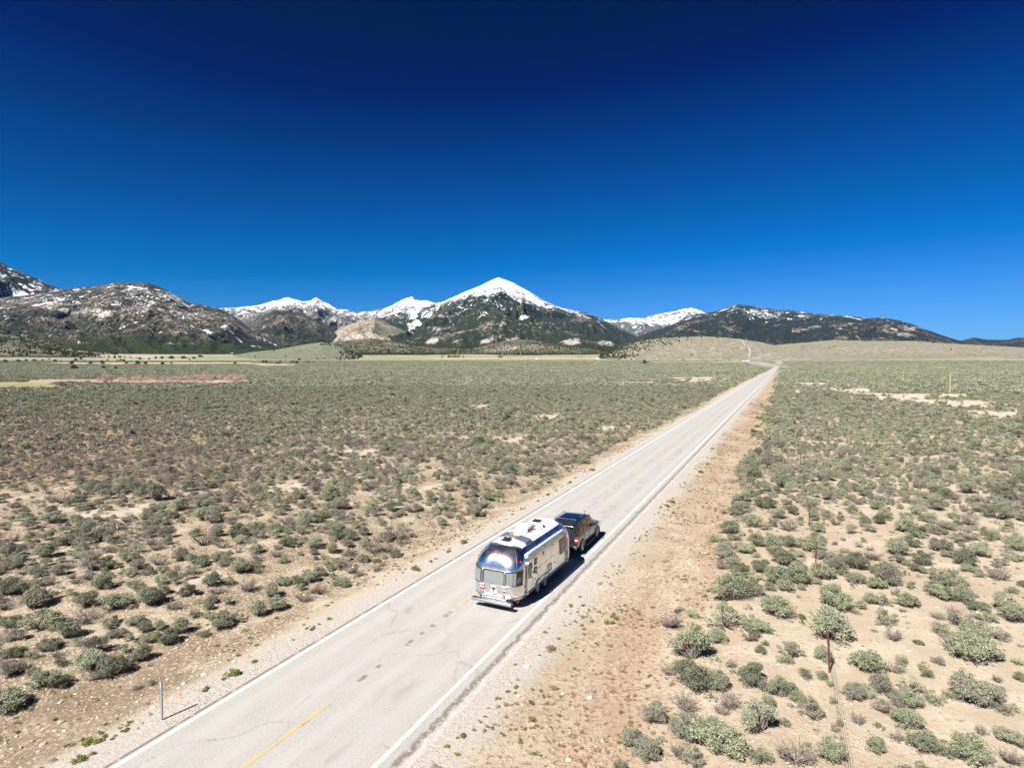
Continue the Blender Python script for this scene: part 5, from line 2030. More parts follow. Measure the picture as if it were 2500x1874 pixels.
def lamp_at(name, q, z, side, rx, rz, mat, off=0.012, parent=None):
    p = shell(q, z, side, off)
    m = MB()
    m.lathe([(rx * 0.9, -0.02), (rx, 0.0), (rx * 0.75, 0.022), (rx * 0.2, 0.032)], 12, 'y', (0, 0, 0))
    o = m.build(name, mat, parent or trailer, True)
    n = (shell(q, z, side, 0.05) - shell(q, z, side, 0.001)).normalized()
    o.location = p
    o.rotation_euler = n.to_track_quat('Y', 'Z').to_euler()
    o.scale = (1, 1, rz / rx)
    return o


for q, s in ((0.0, 1), (q_x(0.24, 2.44), 1), (q_x(0.24, 2.44), -1)):
    lamp_at('clearance_light', q, 2.44, s, 0.035, 0.055, REDL)
for s in (1, -1):
    lamp_at('clearance_light', 1.72, 2.13, s, 0.035, 0.05, REDL)
    lamp_at('side_marker', 2.02, 0.95, s, 0.03, 0.04, REDL)
lamp_at('dome_handle', 0.0, 2.26, 1, 0.02, 0.05, ALU2)
for s in (1, -1):
    qc = 0.98
    m = MB()
    m.grid(lambda q, z: shell(q, z, s, 0.035 if 0.83 < q < 1.14 and 0.815 < z < 1.105 else 0.0), [0.80, 0.84, 0.9, 0.97, 1.03, 1.08, 1.13, 1.17], [0.80, 0.83, 0.92, 1.0, 1.09, 1.12])
    tl_ = m.build('tail_light', CHROME, trailer, True, 40)
    for zc, mt in ((0.865, REDL), (0.935, CLEARL), (1.005, REDL), (1.065, CLEARL)):
        patch('lens', 0.86, 1.11, zc - 0.030, zc + 0.030, 0.042, mt, tl_, s, 8, 3, 0.012)

# plate, bracket, handle bar and rear locker
p0 = shell(0, 0.84, 1, 0.02)
mb = MB()
mb.box((0.02, p0.y - 0.012, 0.80), (0.32, 0.016, 0.17))
pl = mb.build('licence_plate', PLATE, trailer)
mb = MB()
mb.box((0.02, p0.y - 0.022, 0.80), (0.06, 0.006, 0.10))
mb.box((0.05, p0.y - 0.022, 0.775), (0.025, 0.006, 0.05))
mb.build('plate_mark', INK, pl)
mb = MB()
mb.box((0.0, p0.y - 0.03, 0.915), (0.11, 0.05, 0.06))
mb.build('plate_lamp', BLACK, trailer, bevel=0.01)
mb = MB()
mb.box((0, shell(0, 1.03, 1, 0.012).y, 1.03), (0.26, 0.02, 0.045))
mb.build('nameplate_bar', PLASTW, trailer, bevel=0.006)
lo_ = [shell(abs(q), 0.62, 1 if q > 0 else -1, 0.045) for q in lin(-1.0, 1.0, 24)]
line('rear_rail', lo_, 0.055, ALU2, trailer, 12)
lo_ = [shell(abs(q), 0.49, 1 if q > 0 else -1, 0.05) for q in lin(-1.15, 1.15, 26)]
line('rear_rail', lo_, 0.06, ALU2, trailer, 12)
for s in (-1, 1):
    mb = MB()
    p = shell(0.96, 0.58, s, 0.06)
    mb.box((p.x, p.y, 0.58), (0.10, 0.12, 0.24))
    mb.build('rail_bracket', CHROME, trailer, bevel=0.025)
mb = MB()
mb.box((0, -0.16, 0.38), (2.06, 0.26, 0.12))
mb.build('rear_bumper', ALU2, trailer, bevel=0.03)
for s in (-1, 1):
    mb = MB()
    mb.lathe([(0.06, -0.015), (0.065, 0.0), (0.05, 0.02)], 14, 'x', (s * 1.035, -0.16, 0.38))
    mb.build('bumper_cap', BLACK, trailer, True)
mb = MB()
mb.box((0, 0.10, 0.35), (1.5, 0.5, 0.10))
mb.box((0, TL / 2, 0.345), (2.0, TL - 1.0, 0.10))
for x_ in (-0.6, 0.6):
    mb.box((x_, TL / 2 + 0.2, 0.31), (0.08, TL - 0.9, 0.12))
mb.build('chassis', GREYBOX, trailer)
mb = MB()
mb.box((1.02, 0.40, 0.33), (0.10, 0.05, 0.05))
mb.box((1.02, 0.50, 0.33), (0.10, 0.05, 0.05))
mb.build('reflector', REDL, trailer)

# side windows
def side_window(name, y0, y1, z0, z1, bars=0, side=1, shade=SHADE):
    qa, qb = q_side(y0), q_side(y1)
    fr = patch(name, qa, qb, z0, z1, 0.012, BLACK, trailer, side, 6, 5, 0.006)
    patch('shade', q_side(y0 + 0.05), q_side(y1 - 0.05), z0 + 0.05, z1 - 0.05, 0.022, shade, fr, side, 6, 5)
    patch('glass', q_side(y0 + 0.02), q_side(y1 - 0.02), z0 + 0.02, z1 - 0.02, 0.034, GLASS, fr, side, 6, 5)
    for k in range(bars):
        zz_ = z0 + (z1 - z0) * (k + 1) / (bars + 1)
        m = MB()
        m.tube([shell(q_side(y0 + 0.03), zz_, side, 0.04), shell(q_side(y1 - 0.03), zz_, side, 0.04)], 0.012, 6)
        m.build('bar', ALU2, fr)
    m = MB()
    m.tube([shell(qa, z0, side, 0.02), shell(qb, z0, side, 0.02), shell(qb, z1, side, 0.02), shell(qa, z1, side, 0.02), shell(qa, z0, side, 0.02)], 0.015, 6)
    m.build('frame', SEAM, fr)
    return fr


side_window('side_window', 1.05, 1.48, 1.18, 1.84)
side_window('door_window', 1.86, 2.10, 1.62, 1.90)
side_window('door_window', 1.86, 2.12, 1.22, 1.48)
side_window('side_window', 5.15, 5.92, 1.16, 1.92, 2)
side_window('side_window', 1.1, 1.9, 1.16, 1.90, 1, -1)
side_window('side_window', 3.0, 4.2, 1.16, 1.90, 1, -1)
side_window('side_window', 5.1, 5.9, 1.16, 1.90, 1, -1)
patch('side_vent', q_side(2.92), q_side(3.10), 1.74, 1.92, 0.02, CHROME, trailer, 1, 4, 4, 0.02)
h_ = patch('access_hatch', q_side(3.55), q_side(3.98), 0.74, 1.10, 0.008, ALU2, trailer, 1, 5, 5, 0.006)
line('hatch_seam', [shell(q_side(a), b, 1, 0.016) for a, b in ((3.55, .74), (3.98, .74), (3.98, 1.10), (3.55, 1.10), (3.55, .74))], 0.006, SEAM, trailer)
# entry door outline, lock and grab handle
line('door_seam', [shell(q_side(a), b, 1, 0.004) for a, b in ((1.72, .70), (1.72, 1.98), (1.78, 2.05), (2.28, 2.05), (2.34, 1.98), (2.34, .70))], 0.006, SEAM, trailer)
for (y_, z_) in ((1.78, 1.30), (1.60, 1.10), (2.1, 1.16), (1.95, 0.92), (1.60, 1.62), (4.4, 0.98)):
    mb = MB()
    p = shell(q_side(y_), z_, 1, 0.012)
    mb.box(p, (0.03, 0.055, 0.055))
    mb.build('lock', BLACK, trailer, bevel=0.008)
line('grab_handle', [shell(q_side(2.45), 0.95, 1, 0.01), shell(q_side(2.45), 0.98, 1, 0.07), shell(q_side(2.45), 1.30, 1, 0.07), shell(q_side(2.45), 1.33, 1, 0.01)], 0.014, CHROME, trailer)
# porch lamp by the awning
mb = MB()
mb.box(shell(q_side(4.2), 1.95, 1, 0.02), (0.05, 0.10, 0.06))
mb.build('porch_lamp', CLEARL, trailer, bevel=0.01)

# awning: roller along the eaves, arms at both ends
ZA = 2.30
def eave(y, off):
    return shell(q_side(y, ZA), ZA, 1, off)
aw = empty('awning', (0, 0, 0))
aw.parent = trailer
line('roller', [eave(y, 0.08) for y in lin(1.15, 5.75, 12)], 0.050, PLASTW, aw, 12)
line('fabric_edge', [eave(y, 0.04) + Vector((0.06, 0, -0.10)) for y in lin(1.3, 5.6, 8)], 0.012, PLASTW, aw, 6)
for y_, z_ in ((0.92, 0.56), (6.10, 0.56)):
    arm = line('arm', [shell(q_side(y_), z_, 1, 0.06), shell(q_side(y_), 1.7, 1, 0.06), shell(q_side(y_ + 0.02), 2.1, 1, 0.07), eave(1.15 if y_ < 3 else 5.75, 0.09)], 0.034, ALU2, aw, 8)
    line('strut', [shell(q_side(y_ + 0.12), z_ + 0.25, 1, 0.05), shell(q_side(y_ + 0.12), 1.78, 1, 0.05)], 0.022, ALU, arm, 8)
    for zz_ in (z_ + 0.02, 1.95, 2.2):
        m = MB()
        m.box(shell(q_side(y_ + 0.02), zz_, 1, 0.05), (0.09, 0.12, 0.11))
        m.build('bracket', PLASTW, arm, bevel=0.02)

# roof equipment
def on_roof(x, y, lift=0.0):
    return roof_z(x, y) + lift


def roof_box(name, x, y, sx, sy, h, mat, bev=0.03, rotx=0.0, lift=0.0, parent=None):
    m = MB()
    m.box((0, 0, 0), (sx, sy, h))
    o = m.build(name, mat, parent or trailer, bevel=bev)
    o.location = (x, y, on_roof(x, y, h / 2 + lift))
    o.rotation_euler = (rotx, math.atan2(roof_z(x - 0.1, y) - roof_z(x + 0.1, y), 0.2), 0)
    return o


# air conditioner: low wedge shroud with grille
mb = MB()
AY, AX = 3.35, -0.02
prof = [(-0.62, 0.02, 0.30), (-0.52, 0.20, 0.34), (-0.20, 0.33, 0.36), (0.25, 0.34, 0.36), (0.52, 0.26, 0.34), (0.64, 0.04, 0.29)]
base = len(mb.v)
for (yy_, hh, ww) in prof:
    for (fx, fz) in ((-1, 0), (-0.98, 0.55), (-0.78, 0.95), (0, 1.0), (0.78, 0.95), (0.98, 0.55), (1, 0)):
        mb.v.append((AX + fx * ww, AY + yy_, on_roof(0, AY, 0.0) - 0.02 + (hh + 0.02) * fz))
for i in range(len(prof) - 1):
    for k in range(6):
        a = base + i * 7 + k
        mb.f.append([a, a + 1, a + 8, a + 7])
        mb.m.append(0)
mb.f.append([base + k for k in range(7)])
mb.m.append(0)
mb.f.append([base + 35 + k for k in range(7)][::-1])
mb.m.append(0)
ac = mb.build('air_conditioner', PLASTW, trailer, True, 35)
for k in range(4):
    mb = MB()
    mb.box((AX + 0.345, AY - 0.25 + 0.16 * k, on_roof(0, AY, 0.13)), (0.03, 0.11, 0.15))
    mb.build('grille', GREYBOX, ac)
for y_, x_, sx, sy in ((1.78, 0.62, 0.62, 0.72), (2.15, -0.60, 0.52, 0.80), (1.95, 0.40, 0.30, 0.30)):
    if sx < 0.4:
        continue
    pn = roof_box('solar_panel', x_ * 0.86, y_ + 0.25, sx, sy, 0.03, ALU2, 0.004, 0, 0.05)
    for i in range(4):
        for j in range(2):
            m = MB()
            m.box((sx * (-0.36 + 0.24 * i), sy * (-0.235 + 0.47 * j), 0.018), (sx * 0.215, sy * 0.43, 0.006))
            m.build('cell', CELL, pn)
    for i in (-1, 1):
        for j in (-1, 1):
            m = MB()
            m.box((i * sx * 0.42, j * sy * 0.42, -0.04), (0.03, 0.03, 0.06))
            m.build('foot', ALU2, pn)
def vent(x, y, mat, s=0.40, tilt=0.0):
    base_ = roof_box('roof_vent', x, y, s + 0.06, s + 0.06, 0.05, PLASTW, 0.01)
    m = MB()
    m.box((0, s * 0.5, 0), (s, s, 0.035))
    o = m.build('lid', mat, base_, bevel=0.012)
    o.location = (0, -s * 0.5, 0.05)
    o.rotation_euler = (tilt, 0, 0)
    return base_


vent(-0.03, 1.40, DARKLID, 0.42, 0.12)
vent(0.02, 2.05, SHADE, 0.40, -0.0)
vent(-0.10, 5.10, DARKLID, 0.44, 0.10)
roof_box('skylight', -0.05, 4.32, 0.42, 0.34, 0.05, CELL, 0.015)
for (x_, y_, r__) in ((-0.55, 4.35, 0.075), (0.55, 4.55, 0.075), (-0.62, 2.95, 0.06)):
    m = MB()
    m.lathe([(r__ * 1.2, 0), (r__, 0.05), (r__ * 0.95, 0.10), (r__ * 0.5, 0.14)], 14)
    o = m.build('vent_cap', PLASTW if y_ != 4.55 else DARKLID, trailer, True)
    o.location = (x_, y_, on_roof(x_, y_, -0.01))
for (x_, y_) in ((0.35, 4.75), (0.58, 4.15), (0.42, 3.85)):
    m = MB()
    m.box((0, 0, 0.02), (0.12, 0.06, 0.05))
    o = m.build('cable_gland', GREYBOX, trailer, bevel=0.01)
    o.location = (x_, y_, on_roof(x_, y_))
line('roof_cable', [(x, y, on_roof(x, y, 0.012)) for x, y in ((0.10, 1.42), (0.25, 1.30), (0.5, 1.36), (0.72, 1.5))], 0.010, GREYBOX, trailer)
line('antenna', [(-0.03, 1.18, on_roof(-0.03, 1.18)), (-0.03, 1.15, on_roof(-0.03, 1.18, 0.12))], 0.006, BLACK, trailer)

# wheels
def wheel(parent, x, y, r, w, side, spokes=8, rim_mat=None):
    wh = empty('wheel', (x, y, r))
    wh.parent = parent
    m = MB()
    m.lathe([(r * 0.60, -w / 2), (r * 0.90, -w / 2), (r, -w * 0.36), (r, w * 0.36), (r * 0.90, w / 2), (r * 0.60, w / 2)], 32, 'x', (0, 0, 0), 0, False)
    m.build('tyre', RUBBER, wh, True, 35)
    m = MB()
    s = side
    m.lathe([(r * 0.62, s * w * 0.47), (r * 0.56, s * w * 0.45), (r * 0.54, s * w * 0.25), (r * 0.02, s * w * 0.22)], 32, 'x', (0, 0, 0), 0, False)
    rim = m.build('rim', rim_mat or ALU2, wh, True, 35)
    m = MB()
    for k in range(spokes):
        a = 2 * math.pi * k / spokes
        p0 = (s * w * 0.40, 0.12 * r * math.cos(a), 0.12 * r * math.sin(a))
        p1 = (s * w * 0.44, 0.57 * r * math.cos(a), 0.57 * r * math.sin(a))
        m.tube([p0, p1], [r * 0.075, r * 0.085], 6)
    m.lathe([(r * 0.16, s * w * 0.30), (r * 0.15, s * w * 0.44), (r * 0.08, s * w * 0.48)], 14, 'x')
    m.build('spokes', rim_mat or ALU2, wh, True, 35)
    return wh


for s in (1, -1):
    for y_ in (2.42, 3.30):
        wheel(trailer, s * 1.06, y_, 0.345, 0.21, s)
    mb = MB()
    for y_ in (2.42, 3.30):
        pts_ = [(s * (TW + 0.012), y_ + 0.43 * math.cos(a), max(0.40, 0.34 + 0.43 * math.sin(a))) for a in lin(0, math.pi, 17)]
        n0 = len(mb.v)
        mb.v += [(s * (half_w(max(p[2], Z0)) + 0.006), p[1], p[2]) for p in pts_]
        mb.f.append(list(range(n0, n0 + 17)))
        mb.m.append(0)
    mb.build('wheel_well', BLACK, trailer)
    m = MB()
    m.tube([(s * (half_w(0.8) + 0.006), 2.86 + a, b) for a, b in ((-.90, .44), (-.84, .66), (-.62, .79), (-.2, .80), (.2, .80), (.62, .79), (.84, .66), (.90, .44))], 0.022, 6)
    m.build('wheel_trim', ALU2, trailer, True)

# drawbar, jack, gas bottles under a cover
mb = MB()
mb.tube([(-0.75, TL - 0.9, 0.44), (0, TL + 1.12, 0.44)], 0.055, 6)
mb.tube([(0.75, TL - 0.9, 0.44), (0, TL + 1.12, 0.44)], 0.055, 6)
mb.tube([(0, TL + 1.0, 0.47), (0, TL + 1.35, 0.47)], [0.07, 0.06], 8)
mb.build('drawbar', GREYBOX, trailer)
mb = MB()
mb.tube([(0, TL + 0.95, 0.2), (0, TL + 0.95, 0.95)], 0.035, 8)
mb.build('jack', ALU2, trailer)
mb = MB()
mb.box((0, TL + 0.36, 0.70), (0.62, 0.36, 0.52))
mb.build('bottle_cover', ALU2, trailer, bevel=0.10)
line('stone_guard', [shell(q, 1.12, 1, 0.03) for q in lin(3.05, 4.9, 20)], 0.02, ALU2, trailer)
for s in (1, -1):
    fr = patch('front_window', s * 3.25 if s > 0 else -3.95, 3.95 if s > 0 else -3.25, 1.18, 1.80, 0.010, BLACK, trailer, 1, 10, 6)
    patch('glass', 3.28 if s > 0 else -3.92, 3.92 if s > 0 else -3.28, 1.20, 1.78, 0.024, GLASS, fr, 1, 10, 6)

# ------------------------------------------------------------------ tow vehicle
def car_paint():
    m = NT('dark_bronze_car_paint')
    p = m.obj()
    fl = m.noise(p, 900, 1)
    m.set(color=m.mix(m.step(fl, 0.4, 0.7, 0, 0.5), (0.016, 0.018, 0.023), (0.034, 0.036, 0.042)), rough=0.30, metal=0.3, coat=1.0, coatr=0.04)
    return m.mat


PAINT = car_paint()
TINT = plain('tinted_car_glass', (0.006, 0.007, 0.009), 0.04, var=0.1, spec=0.8)
CLAD = plain('grey_cladding', (0.10, 0.095, 0.09), 0.55, var=0.1)
CS = 32.35
CLEN = 5.05
cx_, cy_ = road_xy(CS, 1.88)
car = empty('sport_utility_vehicle', (cx_, cy_, 0.0), -ROAD_AZ)
tag(car, 'dark grey sport utility vehicle pulling the silver trailer', 'car')
HW = 0.98
# stations: y, bottom, waist height, deck height, roof half width (0 where no cabin), roof height, body half width
ST = [(0.00, 0.55, 0.98, 1.02, 0.60, 1.05, 0.84), (0.03, 0.48, 1.02, 1.10, 0.74, 1.30, 0.90), (0.10, 0.42, 1.05, 1.14, 0.76, 1.66, 0.94), (0.22, 0.40, 1.06, 1.15, 0.76, 1.84, 0.97),
      (0.45, 0.38, 1.06, 1.15, 0.76, 1.90, HW), (1.2, 0.36, 1.05, 1.14, 0.76, 1.93, HW), (2.0, 0.36, 1.04, 1.13, 0.75, 1.92, HW), (2.7, 0.36, 1.03, 1.12, 0.74, 1.89, HW),
      (3.05, 0.36, 1.02, 1.12, 0.73, 1.80, HW), (3.45, 0.36, 1.01, 1.12, 0.76, 1.46, HW), (3.78, 0.36, 1.00, 1.12, 0.80, 1.15, HW), (4.3, 0.38, 0.98, 1.08, 0.74, 1.12, 0.97),
      (4.75, 0.40, 0.92, 1.02, 0.66, 1.06, 0.93), (4.95, 0.44, 0.80, 0.92, 0.60, 0.96, 0.86), (5.05, 0.52, 0.70, 0.76, 0.55, 0.80, 0.78)]
mb = MB()
rings = []
for (y_, zb, zw, zd, rw, zr, bw) in ST:
    half = [(0, zb), (bw * 0.82, zb), (bw * 0.97, zb + 0.08), (bw, zb + 0.25), (bw * 1.0, zw - 0.12), (bw * 0.985, zw), (bw * 0.95, zd), (bw * 0.95 + (rw - bw * 0.95) * 0.5, zd + (zr - 0.06 - zd) * 0.5),
            (rw, zr - 0.06), (rw * 0.86, zr - 0.012), (0, zr + 0.005)]
    full = [(x, y_, z) for x, z in half] + [(-x, y_, z) for x, z in half[-2:0:-1]]
    rings.append(full)
n = len(rings[0])
for rg_ in rings:
    mb.v += rg_
for i in range(len(rings) - 1):
    for k in range(n):
        k2 = (k + 1) % n
        mb.f.append([i * n + k, i * n + k2, (i + 1) * n + k2, (i + 1) * n + k])
        mb.m.append(0)
mb.f.append(list(range(n))[::-1])
mb.m.append(0)
mb.f.append([(len(rings) - 1) * n + k for k in range(n)])
mb.m.append(0)
cb = mb.build('body', PAINT, car, True, 32)
sd_ = cb.modifiers.new('smooth', 'SUBSURF')
sd_.levels = 1
sd_.render_levels = 2


def st_at(y_):
    for a, b in zip(ST, ST[1:]):
        if a[0] <= y_ <= b[0]:
            t = (y_ - a[0]) / (b[0] - a[0])
            return [a[i] + (b[i] - a[i]) * t for i in range(7)]
    return ST[-1]


def cab(y_, f, s, off=0.012):
    """point on the cabin side: f 0 at the belt line, 1 at the roof edge"""
    _, zb, zw, zd, rw, zr, bw = st_at(y_)
    x = bw * 0.95 + (rw - bw * 0.95) * f
    z = zd + (zr - 0.06 - zd) * f
    return (s * (x + off), y_, z)


for s in (1, -1):
    for (ya, yb, yt0, yt1) in ((0.34, 1.22, 0.46, 1.22), (1.34, 2.16, 1.34, 2.12), (2.26, 3.42, 2.22, 2.88)):
        m = MB()
        us = lin(0, 1, 6)
        m.grid(lambda u, f: cab(ya + (yb - ya) * u + ((yt0 - ya) * (1 - u) + (yt1 - yb) * u) * f, 0.06 + 0.80 * f, s), us, lin(0, 1, 5))
        m.build('side_window', TINT, car, True)
    for (y_, yt) in ((1.28, 1.28), (2.21, 2.17)):
        m = MB()
        m.tube([cab(y_, 0.05, s, 0.006), cab(yt, 0.9, s, 0.006)], 0.02, 6)
        m.build('pillar', BLACK, car)
    for y_ in (1.30, 2.24, 3.40):
        m = MB()
        m.tube([(s * (HW + 0.001), y_, 0.46), (s * (HW + 0.001), y_, 0.95), (s * HW * 0.985, y_, 1.04)], 0.006, 4)
        m.build('door_seam', BLACK, car)
    for y_ in (1.48, 2.42):
        m = MB()
        m.box((s * (HW + 0.012), y_, 0.93), (0.035, 0.16, 0.035))
        m.build('door_handle', CHROME, car, bevel=0.01)
    m = MB()
    m.box((s * (HW + 0.10), 3.22, 1.17), (0.20, 0.10, 0.15))
    m.box((s * (HW - 0.01), 3.24, 1.12), (0.08, 0.06, 0.05))
    m.build('mirror', PAINT, car, bevel=0.03)
    m = MB()
    m.box((s * (HW + 0.02), 2.28, 0.34), (0.16, 1.75, 0.05))
    m.build('running_board', BLACK, car, bevel=0.015)
    m = MB()
    m.tube([(s * HW, 1.55, 0.60), (s * HW, 3.25, 0.60)], 0.022, 6)
    m.build('side_moulding', CLAD, car)
    m = MB()
    m.tube([(s * 0.66, 0.55, 1.93), (s * 0.66, 0.65, 1.985), (s * 0.66, 2.4, 1.985), (s * 0.66, 2.5, 1.94)], 0.018, 6)
    m.build('roof_rail', BLACK, car, True)
    # tail lamp cluster
    m = MB()
    tl_pts = [(s * 0.86, -0.005, 0.80), (s * 0.93, 0.05, 0.80), (s * 0.99, 0.30, 0.86), (s * 0.985, 0.34, 1.02), (s * 0.965, 0.30, 1.14), (s * 0.90, 0.08, 1.16), (s * 0.84, 0.015, 1.14)]
    m.box((s * 0.90, 0.08, 0.99), (0.16, 0.20, 0.33))
    tl_ = m.build('tail_light', REDL, car, bevel=0.03)
    m = MB()
    m.box((s * 0.905, 0.075, 0.99), (0.165, 0.205, 0.07))
    m.build('reversing_lens', CLEARL, tl_, bevel=0.01)
    m = MB()
    m.box((s * 0.72, 4.90, 0.82), (0.32, 0.16, 0.17))
    m.build('headlight', CLEARL, car, bevel=0.04)
    for y_ in (0.98, 4.02):
        wheel(car, s * 0.86, y_, 0.375, 0.25, s, 6, CHROME)
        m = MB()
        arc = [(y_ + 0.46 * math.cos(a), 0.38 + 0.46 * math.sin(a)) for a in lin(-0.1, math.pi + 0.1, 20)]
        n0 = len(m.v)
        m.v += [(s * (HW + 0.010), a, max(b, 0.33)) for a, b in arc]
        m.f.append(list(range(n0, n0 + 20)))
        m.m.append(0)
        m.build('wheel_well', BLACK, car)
        m = MB()
        m.tube([(s * (HW + 0.012), a, max(b, 0.33)) for a, b in arc], 0.028, 6)
        m.build('wheel_arch', PAINT, car, True)
# rear glass, spoiler, bumper, plate, wiper
m = MB()
m.grid(lambda u, f: (u * (0.74 - 0.06 * f), 0.045 + 0.10 * f ** 1.3 - 0.016, 1.16 + 0.56 * f), lin(-1, 1, 9), lin(0, 1, 5))
m.build('rear_window', TINT, car, True)
m = MB()
m.box((0, 0.16, 1.87), (1.36, 0.20, 0.05))
m.build('spoiler', PAINT, car, bevel=0.02)
m = MB()
m.box((0, -0.05, 0.55), (1.84, 0.22, 0.22))
rb = m.build('rear_bumper', PAINT, car, bevel=0.06)
m = MB()
m.box((0, -0.10, 0.665), (1.5, 0.12, 0.02))
m.build('step_pad', BLACK, rb)
for s in (-1, 1):
    m = MB()
    m.box((s * 0.83, -0.135, 0.60), (0.16, 0.06, 0.10))
    m.build('bumper_reflector', CLEARL, rb, bevel=0.01)
m = MB()
m.box((0, 0.008, 0.90), (0.32, 0.03, 0.17))
m.build('licence_plate', PLATE, car, bevel=0.004)
m = MB()
m.tube([(0, 0.02, 0.42), (0, -0.32, 0.42)], 0.04, 8)
m.tube([(0, -0.30, 0.40), (0, -0.30, 0.50)], 0.03, 8)
m.build('tow_hitch', GREYBOX, car)
m = MB()
m.grid(lambda u, f: (u * (0.80 - 0.08 * f), 3.77 - 0.72 * f, 1.165 + 0.62 * f), lin(-1, 1, 9), lin(0.02, 0.95, 5))
m.build('windscreen', TINT, car, True)
m = MB()
m.box((0, 5.02, 0.74), (0.95, 0.08, 0.24))
m.build('radiator_grille', CHROME, car, bevel=0.02)
m = MB()
m.box((0, 4.98, 0.50), (1.72, 0.20, 0.20))
m.build('front_bumper', PAINT, car, bevel=0.06)
m = MB()
m.box((0, 2.5, 0.36), (1.5, 4.4, 0.20))
m.build('underbody', GREYBOX, car)
m = MB()
m.box((0, 1.6, 1.945), (1.02, 0.9, 0.03))
m.build('sunroof_panel', TINT, car, bevel=0.012)
for y_ in (0.75, 2.2):
    m = MB()
    m.tube([(-0.66, y_, 1.985), (0.66, y_, 1.985)], 0.016, 6)
    m.build('cross_bar', CHROME, car)
# ------------------------------------------------------------------ fence, poles, marker post, sign, shed, track
RUST = plain('rusty_steel', (0.10, 0.045, 0.030), 0.8, 0.3, var=0.3, scale=20)
WIRE = plain('rusty_wire', (0.13, 0.07, 0.05), 0.7, 0.4, var=0.2)
POLE = plain('weathered_pole_wood', (0.34, 0.25, 0.15), 0.85, var=0.25, scale=3, bump=0.01)
GALV = plain('galvanised_steel', (0.24, 0.245, 0.26), 0.6, 0.3, var=0.12, scale=12)
REFL = plain('reflector_sheet', (0.30, 0.31, 0.34), 0.3, var=0.1)
BLUE = plain('blue_sign_sheet', (0.03, 0.20, 0.55), 0.4, var=0.05)
WHITEB = plain('white_metal_roof', (0.82, 0.82, 0.81), 0.4, var=0.04, scale=0.5)
SHEDW = plain('shed_wall', (0.20, 0.16, 0.13), 0.8, var=0.15, scale=0.6)

FL = 15.30
posts_s = [4.5, 14.6, 24.4, 35.9, 45.2, 57.8, 70.0, 82.0, 94.0, 106.0, 118.0, 130.0]
tops = []
f0 = road_xy(24.4, FL)
fence = empty('wire_fence', (f0[0], f0[1], float(ground_z(*f0))))
tag(fence, 'rusty steel post and wire fence running parallel to the road', 'fence')
for i, s in enumerate(posts_s):
    x, y = road_xy(s, FL)
    z = float(ground_z(x, y))
    lean = Vector(((-0.10, -0.03, 0) if i == 2 else (g2.uniform(-.03, .03), g2.uniform(-.03, .03), 0)))
    b = Vector((x - f0[0], y - f0[1], z - 0.3 - fence.location.z))
    t = Vector((x - f0[0], y - f0[1], z + 1.42 - fence.location.z)) + lean
    mb = MB()
    mb.tube([b, t], 0.032, 6)
    mb.tube([t, t + Vector((0, 0, 0.06))], [0.03, 0.022], 6)
    mb.build('post', RUST, fence)
    tops.append((b + Vector((0, 0, 0.3)), t))
for h in (0.28, 0.52, 0.76, 1.0):
    mb = MB()
    pts = []
    for i in range(len(tops)):
        p = tops[i][0].lerp(tops[i][1], h * 0.95)
        pts.append(p)
        if i < len(tops) - 1:
            q = tops[i + 1][0].lerp(tops[i + 1][1], h * 0.95)
            pts.append(p.lerp(q, 0.5) + Vector((0, 0, -0.05)))
    mb.tube(pts, 0.0038, 5)
    mb.build('wire', WIRE, fence)

lab = 'bare tan wooden utility pole in the sage behind the wire fence'
POLES = [(2319, 961, 909), (2206, 932, 904), (2143, 919.5, 897), (2105, 910, 890), (2078, 904, 888.5), (2057, 899.5, 887)]
extra = ['tallest nearest utility pole beside the bare pale wash', 'second utility pole along the line from the bare pale wash', 'third utility pole along the line from the bare pale wash', None, None, None]
for (px, pb, pt), ex in zip(POLES, extra):
    x, y, z = cast(px, pb)
    d = depth_of(x, y, z)
    h = (pb - pt) * d / FPX
    rt = empty('utility_pole', (x, y, z))
    tag(rt, ex or 'small far utility pole on the plain towards the tan terrace', 'pole', None if ex else 'far utility poles')
    mb = MB()
    mb.tube([(0, 0, -0.5), (0, 0, h * 0.5), (0, 0, h)], [0.21, 0.19, 0.16], 10)
    mb.build('shaft', POLE, rt, True, 40)
    mb = MB()
    mb.lathe([(0.04, 0), (0.09, 0.04), (0.05, 0.10), (0.09, 0.14), (0.04, 0.2)], 10, 'z', (0, 0, h))
    mb.build('insulator', GALV, rt)
    mb = MB()
    mb.box((0.17, 0, h * 0.86), (0.14, 0.10, 0.34))
    mb.build('pole_band', GALV, rt)

# roadside marker post
x, y, z = cast(395, 1757)
mk = empty('marker_post', (x, y, z), -ROAD_AZ)
tag(mk, 'slim grey steel marker post on the stony road bank', 'post')
mb = MB()
for sx in (-1, 1):
    mb.box((sx * 0.032, 0.008, 0.52), (0.014, 0.03, 1.44))
mb.box((0, -0.004, 0.52), (0.06, 0.008, 1.44))
mb.build('channel', GALV, mk)
mb = MB()
mb.box((0, -0.016, 1.14), (0.085, 0.008, 0.20))
mb.build('reflector', REFL, mk, bevel=0.004)

# blue road sign by the bend
x, y, z = cast(1905.5, 893.5)
d = depth_of(x, y, z)
sg = empty('road_sign', (x, y, z), 0.0)
tag(sg, 'small blue road sign standing at the far bend', 'sign')
mb = MB()
mb.box((0, 0, 2.6), (2.9, 0.05, 2.2))
mb.build('panel', BLUE, sg, bevel=0.01)
for sx in (-0.8, 0.8):
    mb = MB()
    mb.tube([(sx, 0.08, -0.3), (sx, 0.08, 3.4)], 0.07, 6)
    mb.build('post', GALV, sg)

